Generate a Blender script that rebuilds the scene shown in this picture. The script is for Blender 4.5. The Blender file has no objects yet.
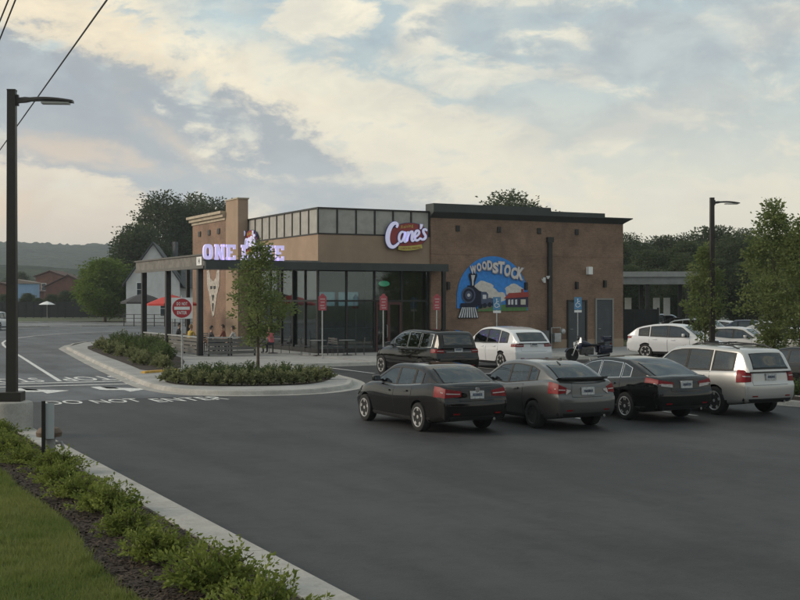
import bpy, bmesh, math, random
import numpy as np
from mathutils import Vector, Matrix

# ------------------------------------------------------------------ camera, sky, sun, exposure
R = math.radians
scene = bpy.context.scene
COL = scene.collection
HEAD = 27.0            # camera heading, degrees clockwise from +Y (the car-park grid runs along X and Y)
cam_data = bpy.data.cameras.new('camera')
cam_data.lens = 54.0
cam_data.sensor_width = 36.0
cam_data.clip_start = 0.1
cam_data.clip_end = 9000
cam = bpy.data.objects.new('camera', cam_data)
COL.objects.link(cam)
cam.location = (0, 0, 2.9)
cam.rotation_euler = (R(90 - 0.05), 0, R(-HEAD))
scene.camera = cam

HAZE = 0.00028
SUN_AZ = -64.0         # degrees clockwise from +Y
SUN_EL = 23.0
sun_data = bpy.data.lights.new('sun', 'SUN')
sun_data.energy = 2.0
sun_data.angle = R(24)
sun_data.color = (1.0, 0.86, 0.70)
sun = bpy.data.objects.new('sun', sun_data)
COL.objects.link(sun)
_d = Vector((math.sin(R(SUN_AZ)) * math.cos(R(SUN_EL)), math.cos(R(SUN_AZ)) * math.cos(R(SUN_EL)), math.sin(R(SUN_EL))))
sun.rotation_euler = _d.to_track_quat('Z', 'Y').to_euler()
sun.location = (-30, 60, 60)

vs = scene.view_settings
vs.view_transform = 'Standard'
vs.look = 'None'
vs.exposure = 0.0
vs.gamma = 1.0
vs.use_curve_mapping = False
scene.cycles.use_denoising = True
scene.cycles.max_bounces = 6
scene.cycles.transparent_max_bounces = 12
scene.cycles.volume_bounces = 0
scene.cycles.sample_clamp_indirect = 6.0


class NT:
    """small helper round a node tree"""
    def __init__(self, nt):
        self.nt = nt
        nt.nodes.clear()

    def n(self, kind, **kw):
        node = self.nt.nodes.new(kind)
        for k, v in kw.items():
            if k == 'ins':
                for name, val in v.items():
                    s = node.inputs[name]
                    if hasattr(val, 'is_output'):
                        self.nt.links.new(val, s)
                    else:
                        s.default_value = val
            else:
                setattr(node, k, v)
        return node

    def math(self, op, a, b=None, c=None, clamp=False):
        node = self.nt.nodes.new('ShaderNodeMath')
        node.operation = op
        node.use_clamp = clamp
        for i, v in enumerate((a, b, c)):
            if v is None:
                continue
            if hasattr(v, 'is_output'):
                self.nt.links.new(v, node.inputs[i])
            else:
                node.inputs[i].default_value = v
        return node.outputs[0]

    def mix(self, f, a, b, blend='MIX'):
        node = self.nt.nodes.new('ShaderNodeMix')
        node.data_type = 'RGBA'
        node.blend_type = blend
        for s, v in ((node.inputs[0], f), (node.inputs[6], a), (node.inputs[7], b)):
            if hasattr(v, 'is_output'):
                self.nt.links.new(v, s)
            elif isinstance(v, tuple):
                s.default_value = (*v[:3], 1)
            else:
                s.default_value = v
        return node.outputs[2]

    def smooth(self, v, lo, hi):
        node = self.nt.nodes.new('ShaderNodeMapRange')
        node.interpolation_type = 'SMOOTHSTEP'
        self.nt.links.new(v, node.inputs[0])
        node.inputs[1].default_value = lo
        node.inputs[2].default_value = hi
        return node.outputs[0]

    def noise(self, vec, scale, detail=4, rough=0.55, dist=0.0, dims='3D'):
        node = self.nt.nodes.new('ShaderNodeTexNoise')
        node.noise_dimensions = dims
        if vec is not None:
            self.nt.links.new(vec, node.inputs['Vector'])
        node.inputs['Scale'].default_value = scale
        node.inputs['Detail'].default_value = detail
        node.inputs['Roughness'].default_value = rough
        node.inputs['Distortion'].default_value = dist
        return node.outputs[0]

    def link(self, a, b):
        self.nt.links.new(a, b)


def build_world():
    w = bpy.data.worlds.new('World')
    scene.world = w
    w.use_nodes = True
    w.cycles.sampling_method = 'MANUAL'
    w.cycles.sample_map_resolution = 512
    t = NT(w.node_tree)
    out = t.n('ShaderNodeOutputWorld')
    bg = t.n('ShaderNodeBackground', ins={'Strength': 0.115})
    t.link(bg.outputs[0], out.inputs[0])
    sky = t.n('ShaderNodeTexSky', sky_type='NISHITA')
    sky.sun_disc = False
    sky.sun_elevation = R(SUN_EL)
    sky.sun_rotation = R(SUN_AZ)
    sky.air_density = 1.0
    sky.dust_density = 2.5
    sky.ozone_density = 1.0
    co = t.n('ShaderNodeTexCoord')
    # direction in a frame whose Y axis is the view heading
    rot = t.n('ShaderNodeVectorRotate', rotation_type='Z_AXIS', ins={'Vector': co.outputs['Generated'], 'Angle': R(HEAD)})
    d = rot.outputs[0]
    sep = t.n('ShaderNodeSeparateXYZ', ins={'Vector': d})
    az = t.math('ARCTAN2', sep.outputs[0], sep.outputs[1])
    el = t.math('ARCSINE', sep.outputs[2])
    # slanted, stretched domain for the streaked cloud layers
    mp = t.n('ShaderNodeMapping', vector_type='POINT', ins={'Vector': d, 'Rotation': (0, R(26), 0), 'Scale': (1.0, 1.0, 2.3)})
    mp.inputs['Location'].default_value = (0.37, 0.0, 0.11)
    big = t.noise(mp.outputs[0], 5.0, 10, 0.58, 0.5)
    mp2 = t.n('ShaderNodeMapping', vector_type='POINT', ins={'Vector': d, 'Rotation': (0, R(16), 0), 'Scale': (1.0, 1.0, 2.2)})
    mp2.inputs['Location'].default_value = (1.9, 0.4, 0.3)
    fine = t.noise(mp2.outputs[0], 13.0, 10, 0.60, 0.5)
    # clear air between the clouds: the Nishita sky itself, greyed by a thin veil
    veil = t.mix(0.70, sky.outputs[0], (4.9, 5.85, 6.1))
    # the pale cream veil that thickens toward the horizon (a thin cloud sheet seen edge-on)
    lowf = t.smooth(t.math('ADD', el, t.math('MULTIPLY', t.math('SUBTRACT', big, 0.5), 0.12)), 0.215, 0.02)
    cream = t.mix(lowf, veil, (8.7, 8.15, 6.55))
    # lit cloud streaks
    f1 = t.smooth(t.math('ADD', t.math('MULTIPLY', big, 0.62), t.math('MULTIPLY', fine, 0.52)), 0.55, 0.66)
    lit = t.mix(t.math('MULTIPLY', f1, 0.75), cream, (8.3, 7.7, 6.25))
    # grey undersides
    f2 = t.smooth(t.math('SUBTRACT', t.math('MULTIPLY', fine, 0.9), t.math('MULTIPLY', big, 0.35)), 0.29, 0.43)
    grey = t.mix(t.math('MULTIPLY', f2, t.math('ADD', 0.04, t.math('MULTIPLY', t.math('SUBTRACT', 1.0, lowf), 0.34))), lit, (4.4, 4.95, 5.2))
    mp3 = t.n('ShaderNodeMapping', vector_type='POINT', ins={'Vector': d, 'Rotation': (0, R(30), 0), 'Scale': (1.0, 1.0, 1.7)})
    puff = t.noise(mp3.outputs[0], 17.0, 8, 0.62, 0.25)
    return w, t, bg, az, el, big, fine, grey, sky, puff


_w, T, BG, AZ, EL, BIG, FINE, SKYCOL, _sky, PUFF = build_world()


def cloud_bank(col, az0, el0, sa, se, tilt, colour, amount, soft=0.5, wob=0.9):
    """one cloud bank: a ragged ellipse of sky round (azimuth, elevation)"""
    da = T.math('SUBTRACT', AZ, az0)
    de = T.math('SUBTRACT', EL, el0)
    ct, st = math.cos(tilt), math.sin(tilt)
    u = T.math('DIVIDE', T.math('ADD', T.math('MULTIPLY', da, ct), T.math('MULTIPLY', de, st)), sa)
    v = T.math('DIVIDE', T.math('SUBTRACT', T.math('MULTIPLY', de, ct), T.math('MULTIPLY', da, st)), se)
    r = T.math('SQRT', T.math('ADD', T.math('MULTIPLY', u, u), T.math('MULTIPLY', v, v)))
    r = T.math('ADD', r, T.math('MULTIPLY', T.math('SUBTRACT', FINE, 0.5), wob * 2.0))
    r = T.math('ADD', r, T.math('MULTIPLY', T.math('SUBTRACT', BIG, 0.5), wob * 1.6))
    r = T.math('ADD', r, T.math('MULTIPLY', T.math('SUBTRACT', PUFF, 0.5), wob * 2.6))
    m = T.smooth(r, 1.0 + soft, 1.0 - soft)
    return T.mix(T.math('MULTIPLY', m, amount), col, colour)


def finish_world():
    c = SKYCOL
    # warm low light behind the grey bank, then the banks themselves
    c = cloud_bank(c, -0.34, 0.060, 0.26, 0.075, 0.0, (6.9, 5.9, 4.85), 0.85, 0.8, 0.8)
    c = cloud_bank(c, -0.27, 0.222, 0.16, 0.026, -0.25, (8.5, 7.3, 5.4), 0.85, 0.35, 1.5)
    c = cloud_bank(c, -0.05, 0.160, 0.20, 0.032, -0.42, (8.5, 7.8, 6.2), 0.75, 0.35, 1.5)
    c = cloud_bank(c, -0.125, 0.232, 0.055, 0.022, 0.10, (4.7, 5.8, 6.2), 0.60, 0.6, 1.3)
    c = cloud_bank(c, -0.255, 0.140, 0.19, 0.050, -0.30, (3.75, 4.2, 4.6), 0.90, 0.25, 1.05)
    c = cloud_bank(c, -0.10, 0.085, 0.16, 0.022, -0.10, (4.6, 5.0, 5.2), 0.80, 0.35, 1.0)
    c = cloud_bank(c, -0.275, 0.118, 0.045, 0.008, -0.15, (7.8, 6.2, 4.6), 0.60, 1.3, 2.2)
    c = cloud_bank(c, -0.345, 0.075, 0.05, 0.010, 0.05, (8.4, 6.5, 4.6), 0.65, 1.2, 1.6)
    c = cloud_bank(c, -0.175, 0.120, 0.030, 0.008, -0.60, (7.8, 6.5, 5.0), 0.60, 1.1, 1.8)
    c = cloud_bank(c, -0.055, 0.232, 0.050, 0.020, 0.45, (8.8, 8.1, 6.5), 0.85, 0.35, 1.5)
    c = cloud_bank(c, 0.020, 0.225, 0.025, 0.028, 0.30, (8.8, 8.1, 6.5), 0.80, 0.35, 1.4)
    c = cloud_bank(c, 0.105, 0.230, 0.10, 0.026, 0.12, (4.1, 4.75, 5.1), 0.80, 0.35, 1.1)
    c = cloud_bank(c, 0.235, 0.205, 0.14, 0.030, 0.12, (4.9, 5.3, 5.4), 0.65, 0.5, 1.2)
    c = cloud_bank(c, 0.22, 0.150, 0.09, 0.014, 0.20, (5.8, 5.9, 5.5), 0.45, 0.7, 1.2)
    # broken puffs through all the cloud: small bright and dull lumps
    puff = T.smooth(PUFF, 0.34, 0.66)
    k = T.math('ADD', 0.15, T.math('MULTIPLY', T.smooth(EL, 0.09, 0.21), 0.8))
    c = T.mix(k, c, T.mix(1.0, c, T.mix(puff, (0.84, 0.86, 0.89), (1.10, 1.09, 1.05)), 'MULTIPLY'))
    T.link(c, BG.inputs['Color'])


finish_world()

# ------------------------------------------------------------------ helpers: materials
MATS = {}


def mat(name, col, rough=0.6, metal=0.0, spec=0.5, var=0.0, vscale=3.0, bump=0.0, bscale=40.0, coat=0.0,
        emit=None, estr=0.0, trans=0.0, col2=None, coatr=0.05):
    if name in MATS:
        return MATS[name]
    m = bpy.data.materials.new(name)
    m.use_nodes = True
    t = NT(m.node_tree)
    out = t.n('ShaderNodeOutputMaterial')
    b = t.n('ShaderNodeBsdfPrincipled')
    t.link(b.outputs[0], out.inputs[0])
    b.inputs['Roughness'].default_value = rough
    b.inputs['Metallic'].default_value = metal
    b.inputs['Specular IOR Level'].default_value = spec
    b.inputs['Coat Weight'].default_value = coat
    b.inputs['Coat Roughness'].default_value = coatr
    b.inputs['Base Color'].default_value = (*col, 1)
    if var or bump or col2:
        co = t.n('ShaderNodeTexCoord').outputs['Object']
        if var or col2:
            nz = t.noise(co, vscale, 5, 0.6)
            k = t.smooth(nz, 0.3, 0.7)
            lo = tuple(c * (1 - var) for c in col)
            hi = col2 if col2 else tuple(min(1, c * (1 + var)) for c in col)
            t.link(t.mix(k, lo, hi), b.inputs['Base Color'])
            rr = t.math('ADD', t.math('MULTIPLY', nz, 0.2), rough - 0.1)
            t.link(rr, b.inputs['Roughness'])
        if bump:
            bn = t.noise(co, bscale, 3, 0.6)
            bp = t.n('ShaderNodeBump', ins={'Strength': bump, 'Distance': 0.02, 'Height': bn})
            t.link(bp.outputs[0], b.inputs['Normal'])
    if emit:
        b.inputs['Emission Color'].default_value = (*emit, 1)
        b.inputs['Emission Strength'].default_value = estr
    MATS[name] = m
    return m


def mat_leaf(name, c1, c2, translucent=0.25, vscale=1.2):
    if name in MATS:
        return MATS[name]
    m = bpy.data.materials.new(name)
    m.use_nodes = True
    t = NT(m.node_tree)
    out = t.n('ShaderNodeOutputMaterial')
    co = t.n('ShaderNodeTexCoord').outputs['Object']
    geo = t.n('ShaderNodeNewGeometry')
    k = t.math('ADD', t.math('MULTIPLY', t.smooth(t.noise(co, vscale, 3, 0.5), 0.3, 0.7), 0.6),
               t.math('MULTIPLY', geo.outputs['Random Per Island'], 0.4))
    c = t.mix(k, c1, c2)
    b = t.n('ShaderNodeBsdfPrincipled', ins={'Base Color': c, 'Roughness': 0.65})
    b.inputs['Specular IOR Level'].default_value = 0.25
    tr = t.n('ShaderNodeBsdfTranslucent', ins={'Color': c})
    mx = t.n('ShaderNodeMixShader', ins={0: translucent})
    t.link(b.outputs[0], mx.inputs[1])
    t.link(tr.outputs[0], mx.inputs[2])
    t.link(mx.outputs[0], out.inputs[0])
    MATS[name] = m
    return m


def mat_asphalt(name, base, seed=0.0, rough=0.72):
    m = bpy.data.materials.new(name)
    m.use_nodes = True
    t = NT(m.node_tree)
    out = t.n('ShaderNodeOutputMaterial')
    b = t.n('ShaderNodeBsdfPrincipled')
    t.link(b.outputs[0], out.inputs[0])
    co = t.n('ShaderNodeTexCoord').outputs['Object']
    off = t.n('ShaderNodeMapping', ins={'Vector': co, 'Location': (seed, seed * 1.7, 0)}).outputs[0]
    st = t.n('ShaderNodeMapping', ins={'Vector': off, 'Scale': (1.0, 0.18, 1.0)}).outputs[0]
    n1 = t.noise(off, 0.22, 5, 0.6, 0.4)
    n2 = t.noise(st, 0.8, 5, 0.6)
    n3 = t.noise(off, 42.0, 2, 0.7)
    n4 = t.noise(off, 3.2, 6, 0.7, 0.6)
    k = t.math('ADD', t.math('ADD', t.math('MULTIPLY', n1, 0.8), t.math('MULTIPLY', n2, 0.5)), t.math('MULTIPLY', n3, 0.35))
    k = t.math('ADD', k, t.math('MULTIPLY', n4, 0.35))
    k = t.smooth(k, 0.74, 1.26)
    c = t.mix(k, tuple(x * 0.48 for x in base), tuple(x * 1.62 for x in base))
    # oil drips where cars stand, and the odd dark patch
    spot = t.smooth(t.noise(off, 1.7, 3, 0.5), 0.69, 0.76)
    c = t.mix(t.math('MULTIPLY', spot, 0.6), c, tuple(x * 0.45 for x in base))
    t.link(c, b.inputs['Base Color'])
    t.link(t.math('ADD', t.math('MULTIPLY', n1, 0.22), rough - 0.11), b.inputs['Roughness'])
    b.inputs['Specular IOR Level'].default_value = 0.25
    bp = t.n('ShaderNodeBump', ins={'Strength': 0.35, 'Distance': 0.012, 'Height': t.math('ADD', n3, t.math('MULTIPLY', n4, 1.5))})
    t.link(bp.outputs[0], b.inputs['Normal'])
    MATS[name] = m
    return m


def mat_concrete(name, base, joint=3.0):
    m = bpy.data.materials.new(name)
    m.use_nodes = True
    t = NT(m.node_tree)
    out = t.n('ShaderNodeOutputMaterial')
    b = t.n('ShaderNodeBsdfPrincipled', ins={'Roughness': 0.85})
    t.link(b.outputs[0], out.inputs[0])
    co = t.n('ShaderNodeTexCoord').outputs['Object']
    n1 = t.noise(co, 0.9, 6, 0.65, 0.3)
    n2 = t.noise(co, 28.0, 3, 0.6)
    n3 = t.noise(co, 4.0, 6, 0.7, 0.8)
    k = t.smooth(t.math('ADD', t.math('ADD', t.math('MULTIPLY', n1, 0.6), t.math('MULTIPLY', n2, 0.25)), t.math('MULTIPLY', n3, 0.3)), 0.38, 0.78)
    c = t.mix(k, tuple(x * 0.66 for x in base), tuple(min(1, x * 1.14) for x in base))
    stain = t.smooth(n3, 0.62, 0.74)
    c = t.mix(t.math('MULTIPLY', stain, 0.4), c, tuple(x * 0.4 for x in base))
    t.link(c, b.inputs['Base Color'])
    bp = t.n('ShaderNodeBump', ins={'Strength': 0.25, 'Distance': 0.01, 'Height': n2})
    t.link(bp.outputs[0], b.inputs['Normal'])
    MATS[name] = m
    return m


def mat_brick(name, c1, c2, mortar, w=0.30, h=0.095):
    m = bpy.data.materials.new(name)
    m.use_nodes = True
    t = NT(m.node_tree)
    out = t.n('ShaderNodeOutputMaterial')
    b = t.n('ShaderNodeBsdfPrincipled', ins={'Roughness': 0.85})
    t.link(b.outputs[0], out.inputs[0])
    co = t.n('ShaderNodeTexCoord').outputs['Object']
    s = t.n('ShaderNodeSeparateXYZ', ins={'Vector': co})
    v = t.n('ShaderNodeCombineXYZ', ins={'X': t.math('ADD', s.outputs[0], s.outputs[1]), 'Y': s.outputs[2]})
    br = t.n('ShaderNodeTexBrick', ins={'Vector': v.outputs[0], 'Color1': (*c1, 1), 'Color2': (*c2, 1), 'Mortar': (*mortar, 1), 'Scale': 1.0,
                                        'Mortar Size': 0.009, 'Mortar Smooth': 0.2, 'Bias': 0.0, 'Brick Width': w, 'Row Height': h})
    nz = t.noise(co, 0.7, 6, 0.65, 0.3)
    nf = t.noise(co, 14.0, 3, 0.6)
    k = t.smooth(t.math('ADD', t.math('MULTIPLY', nz, 0.7), t.math('MULTIPLY', nf, 0.3)), 0.3, 0.7)
    c = t.mix(k, (0.62, 0.62, 0.62), (1.18, 1.16, 1.12))
    t.link(t.mix(1.0, br.outputs[0], c, 'MULTIPLY'), b.inputs['Base Color'])
    bp = t.n('ShaderNodeBump', ins={'Strength': 0.5, 'Distance': 0.01, 'Height': t.math('SUBTRACT', t.math('MULTIPLY', nf, 0.3), br.outputs[1])})
    t.link(bp.outputs[0], b.inputs['Normal'])
    MATS[name] = m
    return m


def mat_glass(name, tint, refl_rough=0.03, clear=0.75):
    """window glass: tinted see-through with a mirror-like surface"""
    m = bpy.data.materials.new(name)
    m.use_nodes = True
    t = NT(m.node_tree)
    out = t.n('ShaderNodeOutputMaterial')
    tr = t.n('ShaderNodeBsdfTransparent', ins={'Color': (*tint, 1)})
    gl = t.n('ShaderNodeBsdfGlossy', ins={'Color': (0.9, 0.95, 0.97, 1), 'Roughness': refl_rough})
    fr = t.n('ShaderNodeFresnel', ins={'IOR': 1.55})
    mx = t.n('ShaderNodeMixShader', ins={0: t.math('ADD', t.math('MULTIPLY', fr.outputs[0], 0.9), 0.05, clamp=True)})
    t.link(tr.outputs[0], mx.inputs[1])
    t.link(gl.outputs[0], mx.inputs[2])
    t.link(mx.outputs[0], out.inputs[0])
    MATS[name] = m
    return m


# ------------------------------------------------------------------ helpers: geometry
def link(o):
    COL.objects.link(o)
    return o


class MB:
    def __init__(self):
        self.v, self.f = [], []

    def add(self, verts, faces):
        n = len(self.v)
        self.v += [tuple(p) for p in verts]
        self.f += [tuple(i + n for i in f) for f in faces]
        return self

    def box(self, x0, x1, y0, y1, z0, z1, bev=0.0):
        if bev <= 0:
            return self.add([(x0, y0, z0), (x1, y0, z0), (x1, y1, z0), (x0, y1, z0), (x0, y0, z1), (x1, y0, z1), (x1, y1, z1), (x0, y1, z1)],
                            [(0, 3, 2, 1), (4, 5, 6, 7), (0, 1, 5, 4), (1, 2, 6, 5), (2, 3, 7, 6), (3, 0, 4, 7)])
        bm = bmesh.new()
        bmesh.ops.create_cube(bm, size=1.0)
        for v in bm.verts:
            v.co = Vector(((x0 + x1) / 2 + v.co.x * (x1 - x0), (y0 + y1) / 2 + v.co.y * (y1 - y0), (z0 + z1) / 2 + v.co.z * (z1 - z0)))
        bmesh.ops.bevel(bm, geom=list(bm.edges), offset=bev, segments=2, affect='EDGES', profile=0.6)
        bm.verts.ensure_lookup_table()
        vs_ = [tuple(v.co) for v in bm.verts]
        fs_ = [tuple(v.index for v in f.verts) for f in bm.faces]
        bm.free()
        return self.add(vs_, fs_)

    def tube(self, pts, rads, n=8, cap=True):
        pts = [Vector(p) for p in pts]
        if not hasattr(rads, '__len__'):
            rads = [rads] * len(pts)
        rings = []
        up = Vector((0, 0, 1))
        prev = None
        for i, p in enumerate(pts):
            a = pts[max(i - 1, 0)]
            b = pts[min(i + 1, len(pts) - 1)]
            d = (b - a).normalized()
            if prev is None:
                s = d.cross(up)
                if s.length < 1e-3:
                    s = d.cross(Vector((1, 0, 0)))
            else:
                s = prev - d * prev.dot(d)
            s.normalize()
            prev = s
            t = d.cross(s)
            rings.append([p + (s * math.cos(2 * math.pi * k / n) + t * math.sin(2 * math.pi * k / n)) * rads[i] for k in range(n)])
        vs_ = [q for r in rings for q in r]
        fs_ = []
        for i in range(len(rings) - 1):
            for k in range(n):
                k2 = (k + 1) % n
                fs_.append((i * n + k, (i + 1) * n + k, (i + 1) * n + k2, i * n + k2))
        if cap:
            fs_.append(tuple(range(n)))
            fs_.append(tuple(reversed(range((len(rings) - 1) * n, len(rings) * n))))
        return self.add(vs_, fs_)

    def lathe(self, prof, n=16, axis='Z', c=(0, 0, 0)):
        """profile of (radius, height) turned about an axis"""
        vs_, fs_ = [], []
        for r, h in prof:
            for k in range(n):
                a = 2 * math.pi * k / n
                u, v = r * math.cos(a), r * math.sin(a)
                p = (u, v, h) if axis == 'Z' else ((h, u, v) if axis == 'X' else (v, h, u))
                vs_.append((p[0] + c[0], p[1] + c[1], p[2] + c[2]))
        for i in range(len(prof) - 1):
            for k in range(n):
                k2 = (k + 1) % n
                fs_.append((i * n + k, i * n + k2, (i + 1) * n + k2, (i + 1) * n + k))
        fs_.append(tuple(reversed(range(n))))
        fs_.append(tuple(range((len(prof) - 1) * n, len(prof) * n)))
        return self.add(vs_, fs_)

    def prism(self, poly, a, b, axis='Z'):
        """polygon swept along an axis from a to b; poly is in the other two axes (x,y), (x,z) or (y,z)"""
        n = len(poly)
        def p3(u, v, w):
            return (u, v, w) if axis == 'Z' else ((u, w, v) if axis == 'Y' else (w, u, v))
        vs_ = [p3(u, v, a) for u, v in poly] + [p3(u, v, b) for u, v in poly]
        fs_ = [tuple(range(n)), tuple(range(n, 2 * n))]
        for i in range(n):
            j = (i + 1) % n
            fs_.append((i, j, n + j, n + i))
        return self.add(vs_, fs_)

    def grid(self, rows, close=False):
        m, n = len(rows), len(rows[0])
        vs_ = [p for r in rows for p in r]
        fs_ = []
        for i in range(m - 1):
            for k in range(n - (0 if close else 1)):
                k2 = (k + 1) % n
                fs_.append((i * n + k, i * n + k2, (i + 1) * n + k2, (i + 1) * n + k))
        return self.add(vs_, fs_)

    def mesh(self, name, m, smooth=False, angle=35, fix=True):
        me = bpy.data.meshes.new(name)
        me.from_pydata(self.v, [], self.f)
        if fix:
            bm = bmesh.new()
            bm.from_mesh(me)
            bmesh.ops.recalc_face_normals(bm, faces=bm.faces)
            bm.to_mesh(me)
            bm.free()
        if m is not None:
            for q in (m if isinstance(m, (list, tuple)) else [m]):
                me.materials.append(q)
        if smooth:
            me.polygons.foreach_set('use_smooth', [True] * len(me.polygons))
            me.set_sharp_from_angle(angle=R(angle))
        me.update()
        return me

    def build(self, name, m, parent=None, smooth=False, angle=35, rel=True, fix=True):
        if parent is not None and rel:
            px, py, pz = root_loc(parent)
            self.v = [(x - px, y - py, z - pz) for x, y, z in self.v]
        o = link(bpy.data.objects.new(name, self.mesh(name, m, smooth, angle, fix)))
        o.parent = parent
        return o


def root_loc(o):
    p = Vector((0, 0, 0))
    while o is not None:
        p = p + o.location
        o = o.parent
    return p


def tag(o, label=None, cat=None, group=None, kind=None):
    if label:
        o['label'] = label
    if cat:
        o['category'] = cat
    if group:
        o['group'] = group
    if kind:
        o['kind'] = kind
    return o


def thing(name, label, cat, loc=(0, 0, 0), rz=0.0, group=None):
    o = link(bpy.data.objects.new(name, None))
    o.empty_display_size = 0.2
    o.location = loc
    o.rotation_euler = (0, 0, rz)
    return tag(o, label, cat, group)


def copy_tree(o, parent=None):
    c = link(o.copy())
    if parent is not None:
        c.parent = parent
    for ch in list(o.children):
        copy_tree(ch, c)
    return c


def copy_thing(o, loc, rz=0.0, label=None, scale=None, group=None):
    c = copy_tree(o)
    c.location = loc
    c.rotation_euler = (0, 0, rz)
    if scale:
        c.scale = scale if hasattr(scale, '__len__') else (scale,) * 3
    if label:
        c['label'] = label
    if group:
        c['group'] = group
    return c


def fast_mesh(name, verts, quads, m, uv=None):
    """verts (n,3) and faces (m,k) arrays to a mesh, quickly"""
    me = bpy.data.meshes.new(name)
    nv, (nf, k) = len(verts), quads.shape
    me.vertices.add(nv)
    me.vertices.foreach_set('co', np.asarray(verts, np.float32).ravel())
    me.loops.add(nf * k)
    me.loops.foreach_set('vertex_index', np.asarray(quads, np.int32).ravel())
    me.polygons.add(nf)
    me.polygons.foreach_set('loop_start', np.arange(0, nf * k, k, dtype=np.int32))
    me.update(calc_edges=True)
    if m is not None:
        me.materials.append(m)
    me.validate()
    return me


_c, _s = math.cos(R(HEAD)), math.sin(R(HEAD))


def C2W(Xc, Zc):
    """right / ahead distances from where the photographer stood -> ground coordinates"""
    return (Xc * _c + Zc * _s, -Xc * _s + Zc * _c)


def G(px, py, z=0.0):
    """surveyed sight line (photo column, row) meeting the level z"""
    Z = (2.9 - z) * 1200.0 / (py - 299.0)
    return C2W((px - 400) * Z / 1200.0, Z)


def AT(px, Z):
    return C2W((px - 400) * Z / 1200.0, Z)


def HZ(py, Z):
    return 2.9 + (299.0 - py) * Z / 1200.0


def on_y(px, Y):
    a = (px - 400) / 1200.0
    return Y * (a * _c + _s) / (-a * _s + _c)


def on_x(px, X):
    a = (px - 400) / 1200.0
    return X * (-a * _s + _c) / (a * _c + _s)


def smooth_poly(pts, it=2, closed=True):
    for _ in range(it):
        out = []
        n = len(pts)
        for i in range(n if closed else n - 1):
            a, b = pts[i], pts[(i + 1) % n]
            out.append((a[0] * .75 + b[0] * .25, a[1] * .75 + b[1] * .25))
            out.append((a[0] * .25 + b[0] * .75, a[1] * .25 + b[1] * .75))
        if not closed:
            out = [pts[0]] + out + [pts[-1]]
        pts = out
    return pts


def area2(p):
    return sum(p[i][0] * p[(i + 1) % len(p)][1] - p[(i + 1) % len(p)][0] * p[i][1] for i in range(len(p)))


def inset(poly, d):
    """offset a closed outline inward by d"""
    if area2(poly) < 0:
        poly = poly[::-1]
    out = []
    n = len(poly)
    for i in range(n):
        a, b, c = Vector(poly[i - 1]), Vector(poly[i]), Vector(poly[(i + 1) % n])
        t = ((b - a).normalized() + (c - b).normalized())
        if t.length < 1e-6:
            t = b - a
        t.normalize()
        out.append((b.x - t.y * d, b.y + t.x * d))
    return out


def sheet(name, poly, z, m, kind='structure'):
    bm = bmesh.new()
    vs_ = [bm.verts.new((x, y, z)) for x, y in poly]
    f = bm.faces.new(vs_)
    if f.normal.z < 0 or area2(poly) < 0:
        f.normal_flip()
    bmesh.ops.triangulate(bm, faces=[f])
    me = bpy.data.meshes.new(name)
    bm.to_mesh(me)
    bm.free()
    me.materials.append(m)
    o = link(bpy.data.objects.new(name, me))
    o['kind'] = kind
    return o


FONT_CACHE = {}


def text_mesh(s, size=1.0, extrude=0.0, bold=0.0):
    key = (s, size, extrude, bold)
    cu = bpy.data.curves.new('lettering', 'FONT')
    cu.body = s
    cu.size = size
    cu.extrude = extrude
    cu.offset = bold
    cu.resolution_u = 3
    cu.align_x = 'LEFT'
    o = bpy.data.objects.new('lettering', cu)
    COL.objects.link(o)
    bpy.context.view_layer.update()
    dg = bpy.context.evaluated_depsgraph_get()
    me = bpy.data.meshes.new_from_object(o.evaluated_get(dg))
    bpy.data.objects.remove(o)
    return me


def mesh_arrays(me):
    return [tuple(v.co) for v in me.vertices], [tuple(p.vertices) for p in me.polygons]


def text_parts(s, width, height, depth, m, parent, frame, bold=0.0, name='letter', gap=0.12):
    """each character a mesh of its own; frame(u, v, w) -> position (local to the parent)"""
    glyphs = []
    x = 0.0
    for ch in s:
        if ch == ' ':
            x += 0.45
            continue
        me = text_mesh(ch, 1.0, 0.5, bold)
        vv, ff = mesh_arrays(me)
        bpy.data.meshes.remove(me)
        x0 = min(p[0] for p in vv)
        x1 = max(p[0] for p in vv)
        glyphs.append((ch, [(p[0] - x0 + x, p[1], p[2]) for p in vv], ff))
        x += x1 - x0 + gap
    W = x - gap
    ymax = max(p[1] for g in glyphs for p in g[1])
    out = []
    for ch, vv, ff in glyphs:
        b = MB()
        b.add([frame(p[0] / W * width, p[1] / ymax * height, (p[2] + 0.5) * depth) for p in vv], ff)
        out.append(b.build(name, m, parent, rel=False))
    return out
# ------------------------------------------------------------------ materials
M_LOT = mat_asphalt('lot_asphalt', (0.038, 0.0385, 0.040), 0.0, 0.62)
M_DRIVE = mat_asphalt('drive_asphalt', (0.098, 0.103, 0.110), 7.3, 0.66)
M_CONC = mat_concrete('kerb_concrete', (0.40, 0.385, 0.355))
M_WALK = mat_concrete('walk_concrete', (0.34, 0.335, 0.325))
M_PAINT = mat('road_paint', (0.62, 0.62, 0.60), 0.7, var=0.28, vscale=9.0)
M_YEL = mat('yellow_paint', (0.55, 0.33, 0.06), 0.7, var=0.2, vscale=6.0)
M_MULCH = mat('mulch', (0.038, 0.027, 0.020), 0.95, var=0.5, vscale=14.0, bump=1.0, bscale=60)
M_LAWN = mat('lawn_soil', (0.085, 0.110, 0.034), 0.95, var=0.35, vscale=1.4, bump=0.8, bscale=50)
M_FIELD = mat('far_ground', (0.055, 0.070, 0.030), 0.95, var=0.4, vscale=0.08)
M_BRICK = mat_brick('wall_brick', (0.275, 0.168, 0.115), (0.225, 0.138, 0.094), (0.24, 0.18, 0.14), 0.215, 0.072)
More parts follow.
